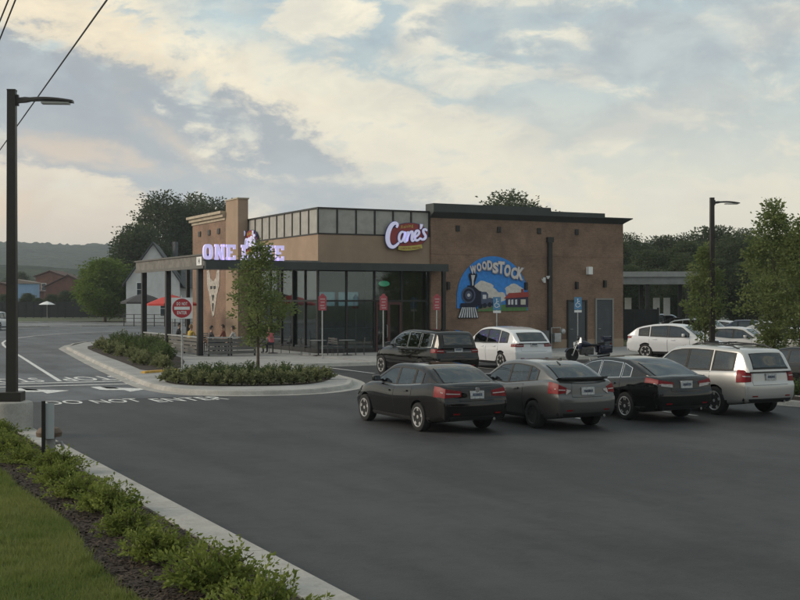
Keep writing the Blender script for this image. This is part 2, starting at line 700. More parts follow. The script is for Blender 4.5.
M_STUCCO = mat('band_stucco', (0.34, 0.245, 0.175), 0.9, var=0.10, vscale=0.8, bump=0.2, bscale=60)
M_CORNICE = mat('dark_cornice', (0.040, 0.048, 0.046), 0.6, var=0.2, vscale=1.0)
M_CREAMCOR = mat('pale_cornice', (0.42, 0.36, 0.27), 0.8, var=0.15, vscale=2.0)
M_BRONZE = mat('dark_bronze', (0.028, 0.027, 0.026), 0.45, metal=0.3, var=0.2, vscale=3.0)
M_STEEL = mat('galvanised', (0.42, 0.43, 0.43), 0.45, metal=0.6, var=0.15, vscale=8.0)
M_PANEL = mat('parapet_panel', (0.36, 0.35, 0.32), 0.55, var=0.12, vscale=2.0)
M_WOOD = mat('grey_timber', (0.135, 0.130, 0.120), 0.85, var=0.12, vscale=2.0, bump=0.3, bscale=30)
M_WOOD2 = mat('pergola_timber', (0.17, 0.16, 0.145), 0.85, var=0.25, vscale=3.0, bump=0.3, bscale=30)
M_DARKIN = mat('interior_dark', (0.055, 0.048, 0.042), 0.8, var=0.3, vscale=1.0)
M_GLASS = mat_glass('shop_glass', (0.62, 0.70, 0.70))
M_WHITE = mat('white_paint', (0.78, 0.78, 0.77), 0.5, var=0.06, vscale=4.0)
M_RED = mat('sign_red', (0.42, 0.035, 0.045), 0.5, var=0.1, vscale=6.0)
M_BLUE = mat('sign_blue', (0.08, 0.22, 0.46), 0.5)
M_BLACK = mat('black_plastic', (0.012, 0.012, 0.013), 0.5)
M_DOOR = mat('door_steel', (0.055, 0.062, 0.072), 0.5, var=0.15, vscale=2.0)

# ------------------------------------------------------------------ ground
GROUND_Z = -0.05
far = []
for a in range(0, 360, 10):
    far.append((4000 * math.cos(R(a)), 4000 * math.sin(R(a))))
sheet('ground', far, GROUND_Z, M_FIELD)
# the car park: everything right of the lawn kerb, and the drive beyond
lot = [(4.95, -30), (140, -30), (140, 75), (60, 75), (60, 55), (17.5, 46.9), (11.4, 36.5), (4.95, 33.8)]
lot = [(4.70, -30), (150, -30), (150, 96), (23, 96), (23, 47), (12.0, 47), (12.0, 34.6), (4.70, 34.6)]
sheet('parking_lot', lot, 0.0, M_LOT)
drive = [(-20, 34.55), (12.05, 34.55), (12.05, 47.05), (23.05, 47.05), (23.05, 96.05), (60, 96.05), (75, 140), (20, 128), (-20, 128)]
drive = [(-20, 28.5), (4.69, 28.5), (4.69, 34.59), (11.99, 34.59), (11.99, 47.01), (22.99, 47.01), (22.99, 96.01), (60, 96.01), (60, 128), (-20, 128)]
sheet('drive_lane', drive, 0.004, M_DRIVE)
M_STREET = mat_asphalt('street_asphalt', (0.16, 0.163, 0.168), 3.1, 0.7)
sheet('street', [(-60, 128.3), (120, 128.3), (120, 152), (-60, 152)], 0.0, M_STREET)


def kerb_line(name, path, w=0.18, h=0.14, z0=0.0, m=M_CONC, side=1, gutter=0.0, kind='structure'):
    """a raised kerb swept along an open or closed path, with an optional flat gutter strip on its outer side"""
    pts = [Vector((p[0], p[1])) for p in path]
    closed = (pts[0] - pts[-1]).length < 1e-6
    if closed:
        pts = pts[:-1]
    n = len(pts)
    nor = []
    for i in range(n):
        a = pts[(i - 1) % n] if (closed or i > 0) else pts[i]
        b = pts[(i + 1) % n] if (closed or i < n - 1) else pts[i]
        t = (b - a).normalized()
        nor.append(Vector((-t.y, t.x)) * side)
    prof = [(0.0, -0.05), (0.0, h - 0.03), (0.03, h), (w, h), (w, -0.05)]
    if gutter:
        prof = [(-gutter, -0.05), (-gutter, 0.016), (-0.02, 0.006), (0.02, h - 0.03), (0.05, h), (w, h), (w, -0.05)]
    rows = []
    for i in range(n):
        rows.append([(pts[i].x + nor[i].x * u, pts[i].y + nor[i].y * u, z0 + z) for u, z in prof])
    if closed:
        rows.append(rows[0])
    b = MB()
    b.grid(rows)
    if not closed:
        k = len(prof)
        b.add(rows[0], [tuple(range(k))])
        b.add(rows[-1], [tuple(reversed(range(k)))])
    o = b.build(name, m)
    o['kind'] = kind
    return o


# lawn-side kerb (straight, then turning away to the left behind the lamp base); split at its joints
jl = []
y = -12.0
while y < 26.9:
    jl.append((y, min(y + 3.05, 26.95)))
    y += 3.05
kerb_root = link(bpy.data.objects.new('lawn_kerb', None))
kerb_root['kind'] = 'structure'
for a, b_ in jl:
    bb = MB()
    h = 0.15
    rows = []
    for yy in (a + 0.006, b_ - 0.006):
        rows.append([(4.70, yy, -0.05), (4.68, yy, h - 0.03), (4.65, yy, h), (4.21, yy, h + 0.005), (4.21, yy, -0.05)])
    bb.grid(rows)
    bb.add(rows[0], [tuple(range(5))])
    bb.add(rows[1], [tuple(reversed(range(5)))])
    o = bb.build('kerb_stone', M_CONC, kerb_root)
cor = [(4.70, 26.95)] + smooth_poly([(4.70, 26.95), (4.70, 28.4), (3.0, 28.45)], 3, False)[1:] + [(-20, 28.45)]
kerb_line('kerb', cor, w=0.48, h=0.15, side=1)

# lawn and planting bed
def lawn_z(x, y):
    t = min(max((9.5 - y) / 9.5, 0.0), 1.3)
    return 0.16 + 1.05 * t * t * (3 - 2 * min(t, 1.0)) * (1 if t <= 1 else 1) + 0.02 * math.sin(x * 1.3 + y * 0.7) + 0.015 * math.sin(x * 2.7 - y * 1.9)


def bed_edge(y):
    return 2.93 + 0.10 * math.sin(y * 0.45) + 0.05 * math.sin(y * 1.3 + 1)


rows = []
ys = list(np.arange(-10, 28.41, 0.6))
for yv in ys:
    e = bed_edge(yv)
    rows.append([(xv, yv, lawn_z(xv, yv) if xv > -30 else 0.4) for xv in [-40, -25, -12, -6, -3, -1.5, -0.5, 0.3, 1.0, 1.6, 2.1, 2.5, e]])
lw = MB().grid(rows).build('lawn', M_LAWN, smooth=True, angle=60)
lw['kind'] = 'structure'
rows = []
for yv in list(np.arange(-10, 28.41, 0.4)):
    e = bed_edge(yv)
    r_ = []
    for k in range(8):
        xv = e + (4.212 - e) * k / 7
        z = lawn_z(e, yv) * (1 - k / 7) + 0.13 * (k / 7) if yv < 10 else 0.13
        r_.append((xv, yv, z + (0.04 * math.sin(k / 7 * math.pi) + random.Random(int(yv * 10) * 9 + k).uniform(-.012, .012)) - (0.05 if k == 0 else 0)))
    rows.append(r_)
bd = MB().grid(rows).build('planting_bed', M_MULCH, smooth=True, angle=60)
bd['kind'] = 'structure'

# mulch chips and grass blades as loose cover
rng = np.random.default_rng(5)


def chips(name, pts, size, m, label):
    n = len(pts)
    a = rng.uniform(0, math.pi, n)
    l = rng.uniform(0.4, 1.2, n) * size
    w = l * rng.uniform(0.2, 0.45, n)
    tilt = rng.uniform(-0.5, 0.5, n)
    dx, dy = np.cos(a), np.sin(a)
    P = np.array(pts)
    v = np.zeros((n, 4, 3))
    for k, (s1, s2) in enumerate(((-1, -1), (1, -1), (1, 1), (-1, 1))):
        v[:, k, 0] = P[:, 0] + s1 * l * dx - s2 * w * dy
        v[:, k, 1] = P[:, 1] + s1 * l * dy + s2 * w * dx
        v[:, k, 2] = P[:, 2] + s1 * l * np.sin(tilt) + 0.012
    me = fast_mesh(name, v.reshape(-1, 3), np.arange(n * 4).reshape(n, 4), m)
    o = link(bpy.data.objects.new(name, me))
    return tag(o, label, 'mulch', kind='stuff')


M_CHIP = mat_leaf('bark_chip', (0.030, 0.020, 0.014), (0.085, 0.060, 0.042), 0.0, 3.0)
cp = []
for _ in range(15000):
    yv = 9.5 + 18.5 * rng.random() ** 1.4
    e = bed_edge(yv)
    xv = e + (4.19 - e) * rng.random()
    cp.append((xv, yv, 0.13 + 0.04 * math.sin((xv - e) / (4.21 - e) * math.pi)))
chips('bark_mulch', cp, 0.035, M_CHIP, 'dark bark mulch chips covering the bed between lawn and kerb')


def blades(name, pts, h0, h1, m, label, wid=0.006):
    n = len(pts)
    P = np.array(pts)
    a = rng.uniform(0, 2 * math.pi, n)
    h = rng.uniform(h0, h1, n)
    lean = rng.uniform(0.1, 0.8, n) * h
    la = rng.uniform(0, 2 * math.pi, n)
    v = np.zeros((n, 3, 3))
    v[:, 0, 0] = P[:, 0] - np.cos(a) * wid
    v[:, 0, 1] = P[:, 1] - np.sin(a) * wid
    v[:, 0, 2] = P[:, 2]
    v[:, 1, 0] = P[:, 0] + np.cos(a) * wid
    v[:, 1, 1] = P[:, 1] + np.sin(a) * wid
    v[:, 1, 2] = P[:, 2]
    v[:, 2, 0] = P[:, 0] + np.cos(la) * lean
    v[:, 2, 1] = P[:, 1] + np.sin(la) * lean
    v[:, 2, 2] = P[:, 2] + h
    me = fast_mesh(name, v.reshape(-1, 3), np.arange(n * 3).reshape(n, 3), m)
    o = link(bpy.data.objects.new(name, me))
    return tag(o, label, 'grass', kind='stuff')


M_GRASS = mat_leaf('grass_blade', (0.110, 0.165, 0.034), (0.235, 0.250, 0.080), 0.45, 0.9)
gp = []
while len(gp) < 110000:
    yv = 8.8 + 17 * rng.random() ** 1.5
    e = bed_edge(yv)
    xv = e + 0.07 - abs(rng.normal(0, 1.25)) if rng.random() < 0.75 else e - 3.5 * rng.random()
    if xv > e + 0.05 - 0.1 * rng.random() or xv < -1.5:
        continue
    gp.append((xv, yv, lawn_z(xv, yv) - 0.006))
tf = [p for i, p in enumerate(gp) if math.sin(p[0] * 7.1 + 3 * math.sin(p[1] * 2.3)) * math.sin(p[1] * 5.7 + 2 * math.sin(p[0] * 3.1)) > .62 and i % 3 == 0]
blades('grass', tf, 0.07, 0.135, M_GRASS, 'longer untrimmed tufts standing up in the lawn', 0.007)
blades('grass', gp, 0.025, 0.08, M_GRASS, 'short mown lawn grass beside the mulch bed', 0.0055)

# ------------------------------------------------------------------ kerbed islands by the drive lane
outer = [G(*p) for p in [(66, 349), (100, 366.5), (125, 377), (146, 387), (172, 392.5), (200, 395), (247, 395.5), (300, 394.5), (330, 392), (350, 388.5)]]
outer_s = smooth_poly(outer, 2, False)
inner_end = [G(354, 384.5), G(350, 381.5), G(337, 377.5), G(322, 374.5)]
front_path = outer_s + smooth_poly([outer_s[-1]] + inner_end, 2, False)[1:] + [(18.6, 47.3)]
# paved walk that carries both beds
base_poly = front_path + [(18.62, 47.52), (22.8, 47.52), (22.8, 74), (17.0, 78)]
kerb_line('island_kerb', [(17.2, 79.0), (15.6, 75.5)] + front_path, w=0.20, h=0.14, gutter=0.42, side=(1 if True else -1))
walk_in = inset(base_poly, 0.1)
sheet('island_walk', walk_in, 0.13, M_WALK)
# beds
lb = smooth_poly([G(84, 347.5, .12), G(100, 354.5, .12), G(125, 363.5, .12), G(146, 372.3, .12), G(179, 371, .12), (16.3, 53.6), (17.2, 60), (17.3, 70), (16.9, 74.0)], 1)
fb = smooth_poly([G(161, 381.5, .12), G(176, 385, .12), G(200, 386.5, .12), G(247, 386.8, .12), G(300, 385.5, .12), G(322, 383, .12), G(334, 378, .12), G(322, 374, .12), G(280, 371.5, .12), G(230, 372.5, .12), G(185, 375, .12)], 2)
for nm, poly in (('drive_bed', lb), ('front_bed', fb)):
    sheet(nm, poly, 0.136, M_MULCH)
# yellow painted kerb end between the two beds
ya, yb = G(145, 377, 0), G(180, 374.3, 0)
d_ = (Vector(yb) - Vector(ya)).normalized()
nn = Vector((-d_.y, d_.x))
bb = MB()
bb.add([(ya[0], ya[1], -0.02), (yb[0], yb[1], -0.02), (yb[0] + nn.x * .2, yb[1] + nn.y * .2, -0.02), (ya[0] + nn.x * .2, ya[1] + nn.y * .2, -0.02),
        (ya[0], ya[1], 0.21), (yb[0], yb[1], 0.21), (yb[0] + nn.x * .2, yb[1] + nn.y * .2, 0.21), (ya[0] + nn.x * .2, ya[1] + nn.y * .2, 0.21)],
       [(0, 3, 2, 1), (4, 5, 6, 7), (0, 1, 5, 4), (1, 2, 6, 5), (2, 3, 7, 6), (3, 0, 4, 7)])
bb.build('painted_kerb', M_YEL)['kind'] = 'structure'

# sidewalk in front of the restaurant, slab by slab
sw = link(bpy.data.objects.new('sidewalk', None))
sw['kind'] = 'structure'
xs = np.linspace(22.85, 46.0, 13)
for i in range(12):
    for j, (y0, y1) in enumerate(((47.72, 50.3), (50.3, 52.9), (52.9, 55.9))):
        MB().box(xs[i] + .008, xs[i + 1] - .008, y0 + .008, y1 - .008, -0.03, 0.145 + 0.002 * ((i * 7 + j * 3) % 3)).build('slab', M_WALK, sw)
kerb_line('sidewalk_kerb', [(18.55, 47.5), (46.2, 47.5)], w=0.2, h=0.14, side=1, gutter=0.35)
sheet('patio_floor', [(17.3, 55.5), (23.85, 55.95), (23.85, 66.4), (23.2, 66.4), (23.2, 78), (17.3, 78)], 0.142, M_WALK)

# ------------------------------------------------------------------ painted markings
def flat_text(s, x0, x1, y0, y1, flip=False):
    me = text_mesh(s, 1.0, 0.0, 0.008)
    vv, ff = mesh_arrays(me)
    bpy.data.meshes.remove(me)
    ax, bx = min(p[0] for p in vv), max(p[0] for p in vv)
    ay, by = min(p[1] for p in vv), max(p[1] for p in vv)
    out = []
    for p in vv:
        u, v = (p[0] - ax) / (bx - ax), (p[1] - ay) / (by - ay)
        if flip:
            u, v = 1 - u, 1 - v
        out.append((x0 + (x1 - x0) * u, y0 + (y1 - y0) * v, 0.0085))
    o = MB().add(out, ff).build('road_marking', M_PAINT, fix=False)
    o.data.flip_normals() if o.data.polygons[0].normal.z < 0 else None
    o['kind'] = 'structure'
    return o


def stripe(pts, w, z=0.0085):
    pts = [Vector(p[:2]) for p in pts]
    rows = []
    for i, p in enumerate(pts):
        t = (pts[min(i + 1, len(pts) - 1)] - pts[max(i - 1, 0)]).normalized()
        n = Vector((-t.y, t.x)) * w / 2
        rows.append([(p.x - n.x, p.y - n.y, z), (p.x + n.x, p.y + n.y, z)])
    o = MB().grid(rows).build('road_marking', M_PAINT)
    if o.data.polygons[0].normal.z < 0:
        o.data.flip_normals()
    o['kind'] = 'structure'
    return o


flat_text('DO', 6.35, 7.35, 33.55, 34.8)
flat_text('NOT', 7.62, 8.95, 33.4, 34.6)
flat_text('ENTER', 9.25, 11.35, 33.05, 34.25)
flat_text('STOP', 8.75, 10.95, 42.9, 45.2, True)
flat_text('STOP', 6.1, 8.05, 43.0, 45.3, True)
stripe([(4.9, 42.55), (10.9, 42.1)], 0.3)
stripe([(4.9, 41.1), (10.75, 40.6)], 0.26)
stripe([G(60, 381.5), G(40, 369), G(22, 357.5), G(8, 349), G(3.5, 345.5), G(2.5, 343), G(6, 340.5), G(14, 338.5), G(34, 336), G(60, 334), G(90, 332.5), G(120, 331.5)], 0.16)


def arrow(x, y, s=1.0):
    # a turn arrow, pointing toward the photographer's side and bent to one side
    p = [(-.16, 1.9), (.16, 1.9), (.16, 1.05), (.50, .80), (.50, 1.25), (1.35, .45), (.50, -.35), (.50, .30), (.0, .50), (-.16, .75)]
    p = [(x + a * s, y + b * s * 1.15) for a, b in p]
    o = sheet('road_marking', p, 0.009, M_PAINT)
    if o.data.polygons[0].normal.z < 0:
        o.data.flip_normals()


arrow(9.0, 37.6, 1.0)
arrow(6.55, 38.0, 1.0)
# parking bays by the sidewalk and under the front row
for xx in np.arange(20.3, 46, 2.85):
    stripe([(xx, 42.0), (xx, 47.0)], 0.11, 0.0045)
for xx in (17.1, 20.1):
    stripe([(xx, 23.2), (xx, 27.6)], 0.11, 0.0045)

# far kerbs of the street
kerb_line('street_kerb', [(-60, 127.9), (24.2, 127.9)], w=0.2, h=0.14, side=1)
kerb_line('street_kerb', [(27.5, 127.9), (60, 127.9)], w=0.2, h=0.14, side=1)
kerb_line('street_kerb', [(-60, 152.2), (120, 152.2)], w=0.2, h=0.14, side=1)

# ------------------------------------------------------------------ restaurant
X0, Y0 = on_y(318, 56.0), 56.0             # the glazed corner
XB = on_y(430, 56.0)                       # where the tall brick block begins
XE = on_y(622, 56.0)
XW = X0 - 0.6                              # outer face of the rear part of the left side
B = thing('restaurant', 'low brown brick restaurant with glazed corner and flat dark cornice', 'restaurant', (X0, Y0, 0))
GZ = 0.14
# tall brick block
MB().box(XB, XE, 55.9, 76, 0, 7.2).build('wall', M_BRICK, B)
# rear left wing wall and its blade
MB().box(XW, XW + 0.4, 68.62, 75.2, 0, 7.62).box(XW + 0.4, XB, 74.8, 75.2, 0, 7.3).build('wall', M_BRICK, B)
MB().box(XW - 0.004, X0 + 0.02, 66.42, 68.6, 0, 8.72).build('pier', M_STUCCO, B)
MB().box(XW - .05, X0 + 0.07, 66.37, 68.65, 8.722, 8.80).build('pier_cap', M_CREAMCOR, B)
c_ = MB()
for i, (o_, z0, z1) in enumerate(((0.06, 7.623, 7.8), (0.20, 7.802, 8.0), (0.34, 8.002, 8.16))):
    c_.box(XW - o_, XW + 0.42, 68.62, 75.2 + o_, z0, z1)
c_.build('cornice', M_CREAMCOR, B)
# low roof and the band over the glazing
MB().box(X0 + 0.3, XB, 56.3, 74.75, 5.6, 5.8).build('roof', M_CORNICE, B)
MB().box(X0, XB - .004, 56.0, 56.3, 4.62, 6.18).build('fascia_band', M_STUCCO, B)
MB().box(X0, X0 + 0.3, 56.304, 66.41, 4.62, 6.18).build('fascia_band', M_STUCCO, B)
MB().box(X0 - .03, XB - .004, 55.97, 56.28, 6.183, 6.25).box(X0 - .03, X0 + .28, 56.284, 66.41, 6.183, 6.25).build('parapet_rail', M_BRONZE, B)
MB().box(X0 - .03, XB - .004, 55.97, 56.2, 7.48, 7.56).box(X0 - .03, X0 + .2, 56.204, 66.41, 7.48, 7.56).build('parapet_rail', M_BRONZE, B)
# parapet panels and posts: front then left side
nf = 6
fx = np.linspace(X0 + 0.0, XB - 0.06, nf + 1)
for i in range(nf + 1):
    MB().box(fx[i] - .035 if i else fx[i] - .02, fx[i] + .045, 55.985, 56.1, 6.252, 7.478).build('parapet_post', M_BRONZE, B)
for i in range(nf):
    MB().box(fx[i] + .048, fx[i + 1] - .038, 56.03, 56.07, 6.252, 7.478).build('parapet_panel', M_PANEL, B)
nl = 9
ly = np.linspace(56.12, 66.35, nl + 1)
for i in range(1, nl + 1):
    MB().box(X0 - .015, X0 + .1, ly[i] - .04, ly[i] + .04, 6.252, 7.478).build('parapet_post', M_BRONZE, B)
for i in range(nl):
    MB().box(X0 + .03, X0 + .07, ly[i] + .042 if i else 56.102, ly[i + 1] - .042, 6.252, 7.478).build('parapet_panel', M_PANEL, B)
# dark stepped cornice of the brick block: three lengths, each lower than the last
def corn(x0, x1, top, endr=False, endl=False):
    prof = [(55.9, 7.203), (55.86, 7.25), (55.62, 7.42), (55.5, 7.5), (55.5, top), (56.4, top), (56.4, 7.203)]
    b = MB()
    xr = x1
    b.prism([(p[0], p[1]) for p in prof], x0, xr, 'X')
    return b
s1, s2 = on_y(551, 55.5), on_y(605, 55.5)
corn(XB - .05, s1, 7.95).build('cornice', M_CORNICE, B)
corn(s1 + .002, s2, 7.76).build('cornice', M_CORNICE, B)
b = MB()
ex = XE
prof = [(0.0, 7.203), (0.04, 7.25), (0.28, 7.42), (0.40, 7.5), (0.40, 7.55), (-.5, 7.55), (-.5, 7.203)]
r1 = [(s2 + .002, 55.9 - a, z) for a, z in prof]
r2 = [(ex + a, 55.9 - a, z) for a, z in prof]
r3 = [(ex + a, 76 + a, z) for a, z in prof]
b.grid([r1, r2, r3])
b.add(r1, [tuple(range(len(r1)))])
b.build('cornice', M_CORNICE, B)
# course lines, downpipe, vents
MB().box(XB + .003, XE + .012, 55.885, 55.899, 5.28, 5.36).build('string_course', M_BRICK, B)
MB().box(XB + .003, XE + .012, 55.875, 55.898, 0.15, 0.62).build('plinth', M_STUCCO, B)
px_ = on_y(549, 55.9)
dp = MB().box(px_ - .13, px_ + .13, 55.74, 55.872, 0.15, 6.05).build('downpipe', M_BRONZE, B)
MB().box(px_ - .2, px_ + .2, 55.70, 55.872, 6.052, 6.35).build('hopper', M_BRONZE, dp)
for p in (457.5, 498.8, 538.8, 576.5):
    xv = on_y(p, 55.9)
    MB().box(xv - .12, xv + .12, 55.83, 55.898, 6.52, 6.84, 0.02).build('vent', M_BRONZE, B)
for p in (200, 209.5, 219):
    yv = on_x(p, XW)
    MB().box(XW - .06, XW - .002, yv - .22, yv + .22, 6.85, 7.18, 0.02).build('vent', M_BRONZE, B)
# service doors
for p0, p1, zt, fr in ((568, 585, 2.75, M_BRONZE), (596, 611.5, 2.85, mat('pale_frame', (0.25, 0.24, 0.22), 0.6))):
    xa, xb = on_y(p0, 55.9), on_y(p1, 55.9)
    d = MB().box(xa, xb, 55.86, 55.895, 0.15, zt).build('door', M_DOOR, B)
    MB().box(xa - .09, xa - .003, 55.80, 55.896, 0.15, zt + .09).box(xb + .003, xb + .09, 55.80, 55.896, 0.15, zt + .09).box(xa - .002, xb + .002, 55.80, 55.896, zt + .003, zt + .09).build('frame', fr, d)
    MB().tube([(xa + .12, 55.86, 1.2), (xa + .12, 55.79, 1.2), (xa + .26, 55.79, 1.2)], .015, 6).build('handle', M_STEEL, d)
# wall lamps
for p, z in ((576, 3.45), (604, 3.55), (447.5, 3.4), (525, 3.4)):
    xv = on_y(p, 55.9)
    MB().box(xv - .08, xv + .08, 55.72, 55.898, z, z + .42, 0.02).build('wall_lamp', M_BRONZE, B)
# white camera box and twin flood heads
xv = on_y(588, 55.9)
MB().box(xv - .15, xv + .15, 55.62, 55.898, 4.28, 4.72, 0.04).build('alarm_box', M_WHITE, B)
xv = on_y(544, 55.9)
fl = MB().box(xv - .06, xv + .06, 55.82, 55.898, 3.8, 4.1).build('flood_lamp', M_WHITE, B)
for dx, dz in ((-.16, .0), (.15, .16)):
    MB().lathe([(0.03, 0.0), (0.06, .03), (0.11, .16), (0.10, .17)], 10, 'Z', (xv + dx, 55.72, 3.85 + dz)).build('lamp_head', M_WHITE, fl)
# storefront: frames, panes, door, interior
H1, H2 = 2.75, 4.6
bx_ = np.linspace(X0 + 0.04, XB - 0.06, 5)
for i, xx in enumerate(bx_):
    MB().box(xx - .045, xx + .045, 56.05, 56.2, GZ, H2).build('mullion', M_BRONZE, B)
by_ = np.linspace(56.25, 66.3, 7)
for i, yy in enumerate(by_[1:]):
    MB().box(X0 + .05, X0 + .2, yy - .045, yy + .045, GZ, H2).build('mullion', M_BRONZE, B)
for i in range(4):
    for z0, z1 in ((GZ, GZ + .22), (H1, H1 + .1), (H2 - .12, H2)):
        MB().box(bx_[i] + .047, bx_[i + 1] - .047, 56.06, 56.19, z0, z1).build('transom', M_BRONZE, B)
    for z0, z1 in ((GZ + .222, H1 - .002), (H1 + .102, H2 - .122)):
        MB().box(bx_[i] + .047, bx_[i + 1] - .047, 56.11, 56.125, z0, z1).build('pane', M_GLASS, B)
for i in range(6):
    ya_ = by_[i] + .047
    yb_ = by_[i + 1] - .047
    for z0, z1 in ((GZ, GZ + .22), (H1, H1 + .1), (H2 - .12, H2)):
        MB().box(X0 + .06, X0 + .19, ya_, yb_, z0, z1).build('transom', M_BRONZE, B)
    for z0, z1 in ((GZ + .222, H1 - .002), (H1 + .102, H2 - .122)):
        MB().box(X0 + .11, X0 + .125, ya_, yb_, z0, z1).build('pane', M_GLASS, B)
# glazed entrance door leaf in the third bay
xa, xb = bx_[2] + .06, bx_[3] - .06
b = MB()
for q in ((xa, xa + .09, GZ + .02, 2.6), (xb - .09, xb, GZ + .02, 2.6), ((xa + xb) / 2 - .08, (xa + xb) / 2 + .08, GZ + .02, 2.6)):
    b.box(q[0], q[1], 56.0, 56.05, q[2], q[3])
b.box(xa, xb, 56.002, 56.048, 2.6, 2.74)
dr = b.build('door', mat('door_red_brown', (0.075, 0.024, 0.020), 0.5), B)
MB().tube([((xa + xb) / 2 - .12, 56.0, .9), ((xa + xb) / 2 - .12, 55.93, .95), ((xa + xb) / 2 - .12, 55.93, 1.5), ((xa + xb) / 2 - .12, 56.0, 1.55)], .018, 6).build('handle', M_STEEL, dr)
# dining room inside: floor, back wall, ceiling, counter
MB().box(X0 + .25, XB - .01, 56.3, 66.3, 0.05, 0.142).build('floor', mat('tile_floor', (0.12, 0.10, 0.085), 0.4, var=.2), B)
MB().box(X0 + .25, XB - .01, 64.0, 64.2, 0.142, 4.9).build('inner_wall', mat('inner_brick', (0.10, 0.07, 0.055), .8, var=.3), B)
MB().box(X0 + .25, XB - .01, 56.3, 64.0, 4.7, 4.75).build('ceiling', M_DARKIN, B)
MB().box(X0 + 1.2, XB - 1.0, 61.2, 61.9, 0.142, 1.2).box(X0 + 1.1, XB - .9, 61.1, 62.0, 1.202, 1.27).build('counter', mat('counter', (0.16, 0.16, 0.16), .4, var=.2), B)
for k in range(3):
    xx = X0 + 1.7 + k * 1.5
    MB().box(xx, xx + 1.2, 63.85, 63.98, 2.5, 3.3).build('menu_board', mat('menu_board', (0.10, 0.16, 0.19), .4, emit=(.35, .55, .62), estr=0.28, var=.3), B)
# green lit sign hanging behind the glass
xv = on_y(384, 56.4)
MB().lathe([(0.30, -.03), (0.33, 0), (0.30, .03)], 16, 'Y', (xv, 56.4, 3.7)).build('window_sign', mat('green_neon', (0.02, 0.10, 0.06), .5, emit=(0.15, 0.75, 0.42), estr=0.35), B)
for o_ in B.children:
    if o_.name.startswith('window_sign'):
        o_.data.transform(Matrix.Translation((xv - X0, .4, 3.7)) @ Matrix.Diagonal((1, 1, .45, 1)) @ Matrix.Translation((-(xv - X0), -.4, -3.7)))
# canopy over the entrance
MB().box(X0 + .05, 30.85, 55.14, 55.96, 4.5, 4.6).build('canopy', M_CORNICE, B)
MB().box(30.5, 30.68, 54.92, 55.10, 0.14, 4.34).build('column', M_BRONZE, B)

# gas meter and utility boxes at the wall foot
t_ = thing('gas_meter', 'grey gas meter with bent pipe on the brick wall beside the downpipe', 'meter', (on_y(556, 55.6), 55.6, 0.145))
l_ = t_.location
MB().box(l_.x - .22, l_.x + .22, 55.4, 55.7, .5, 1.0, .03).build('meter_body', M_STEEL, t_)
MB().tube([(l_.x - .3, 55.6, .16), (l_.x - .3, 55.6, 1.3), (l_.x + .3, 55.6, 1.3), (l_.x + .3, 55.6, .9), (l_.x + .05, 55.6, .9)], .035, 8).build('pipe', M_STEEL, t_)
MB().lathe([(.02, 0), (.14, .02), (.16, .1), (.10, .16)], 14, 'Y', (l_.x + .42, 55.45, 1.1)).build('regulator', M_STEEL, t_)
t_ = thing('electric_cabinet', 'short grey electric cabinet standing at the foot of the brick wall', 'cabinet', (on_y(541, 55.5), 55.5, 0.145))
l_ = t_.location
MB().box(l_.x - .4, l_.x + .4, 55.25, 55.8, .146, 1.15, .03).build('cabinet_body', mat('cabinet_grey', (.10, .105, .11), .6, var=.2), t_)
MB().box(l_.x - .35, l_.x + .35, 55.23, 55.249, .25, 1.08).build('cabinet_door', mat('cabinet_grey', (.10, .105, .11)), t_)

# ------------------------------------------------------------------ pergola and patio
PX = 17.8
PG = thing('pergola', 'patio pergola of dark posts carrying a weathered grey timber beam', 'pergola', (PX, 55.0, 0))
posts = [(PX, 55.03)] + [(PX, on_x(p, PX)) for p in (168, 144)] + [(PX, 55.03)]
py_ = [56.33, on_x(168, PX), on_x(144, PX)]
for yy in py_:
    MB().box(PX - .13, PX + .13, yy - .13, yy + .13, 0.14, 4.42).build('post', M_BRONZE, PG)
xq = on_y(188, 67.6)
MB().box(xq - .1, xq + .1, 67.5, 67.7, 0.14, 4.59).build('post', M_BRONZE, PG)
MB().box(PX - .16, PX + .16, 55.16, 67.8, 4.424, 4.98).build('beam', M_WOOD2, PG)
MB().box(PX - .22, PX + .22, 55.16, 67.9, 4.984, 5.06).build('beam_cap', M_WOOD, PG)
MB().box(PX - .22, PX - .165, 55.16, 67.9, 4.36, 4.50).build('beam_trim', M_WOOD, PG)
MB().box(PX - .16, 30.85, 54.92, 55.14, 4.34, 4.72).build('front_beam', M_CORNICE, PG)
for k in range(16):
    yy = 55.6 + k * .8
    MB().box(PX + .165, X0 - .03 if yy < 66.3 else XW - .03, yy - .05, yy + .05, 4.60, 4.82).build('rafter', M_WOOD2, PG)
npl = MB().box(PX - .17, PX - .165, 0, 0, 0, 0)
npl = MB().box(PX - .20, PX - .165, 55.45, 56.25, 4.52, 4.93).build('number_plate', M_WHITE, PG)
MB().box(PX - .206, PX - .201, 55.72, 55.78, 4.60, 4.85).box(PX - .206, PX - .201, 55.92, 55.98, 4.60, 4.85).box(PX - .206, PX - .201, 55.785, 55.915, 4.70, 4.75).build('numeral', M_BRONZE, npl)

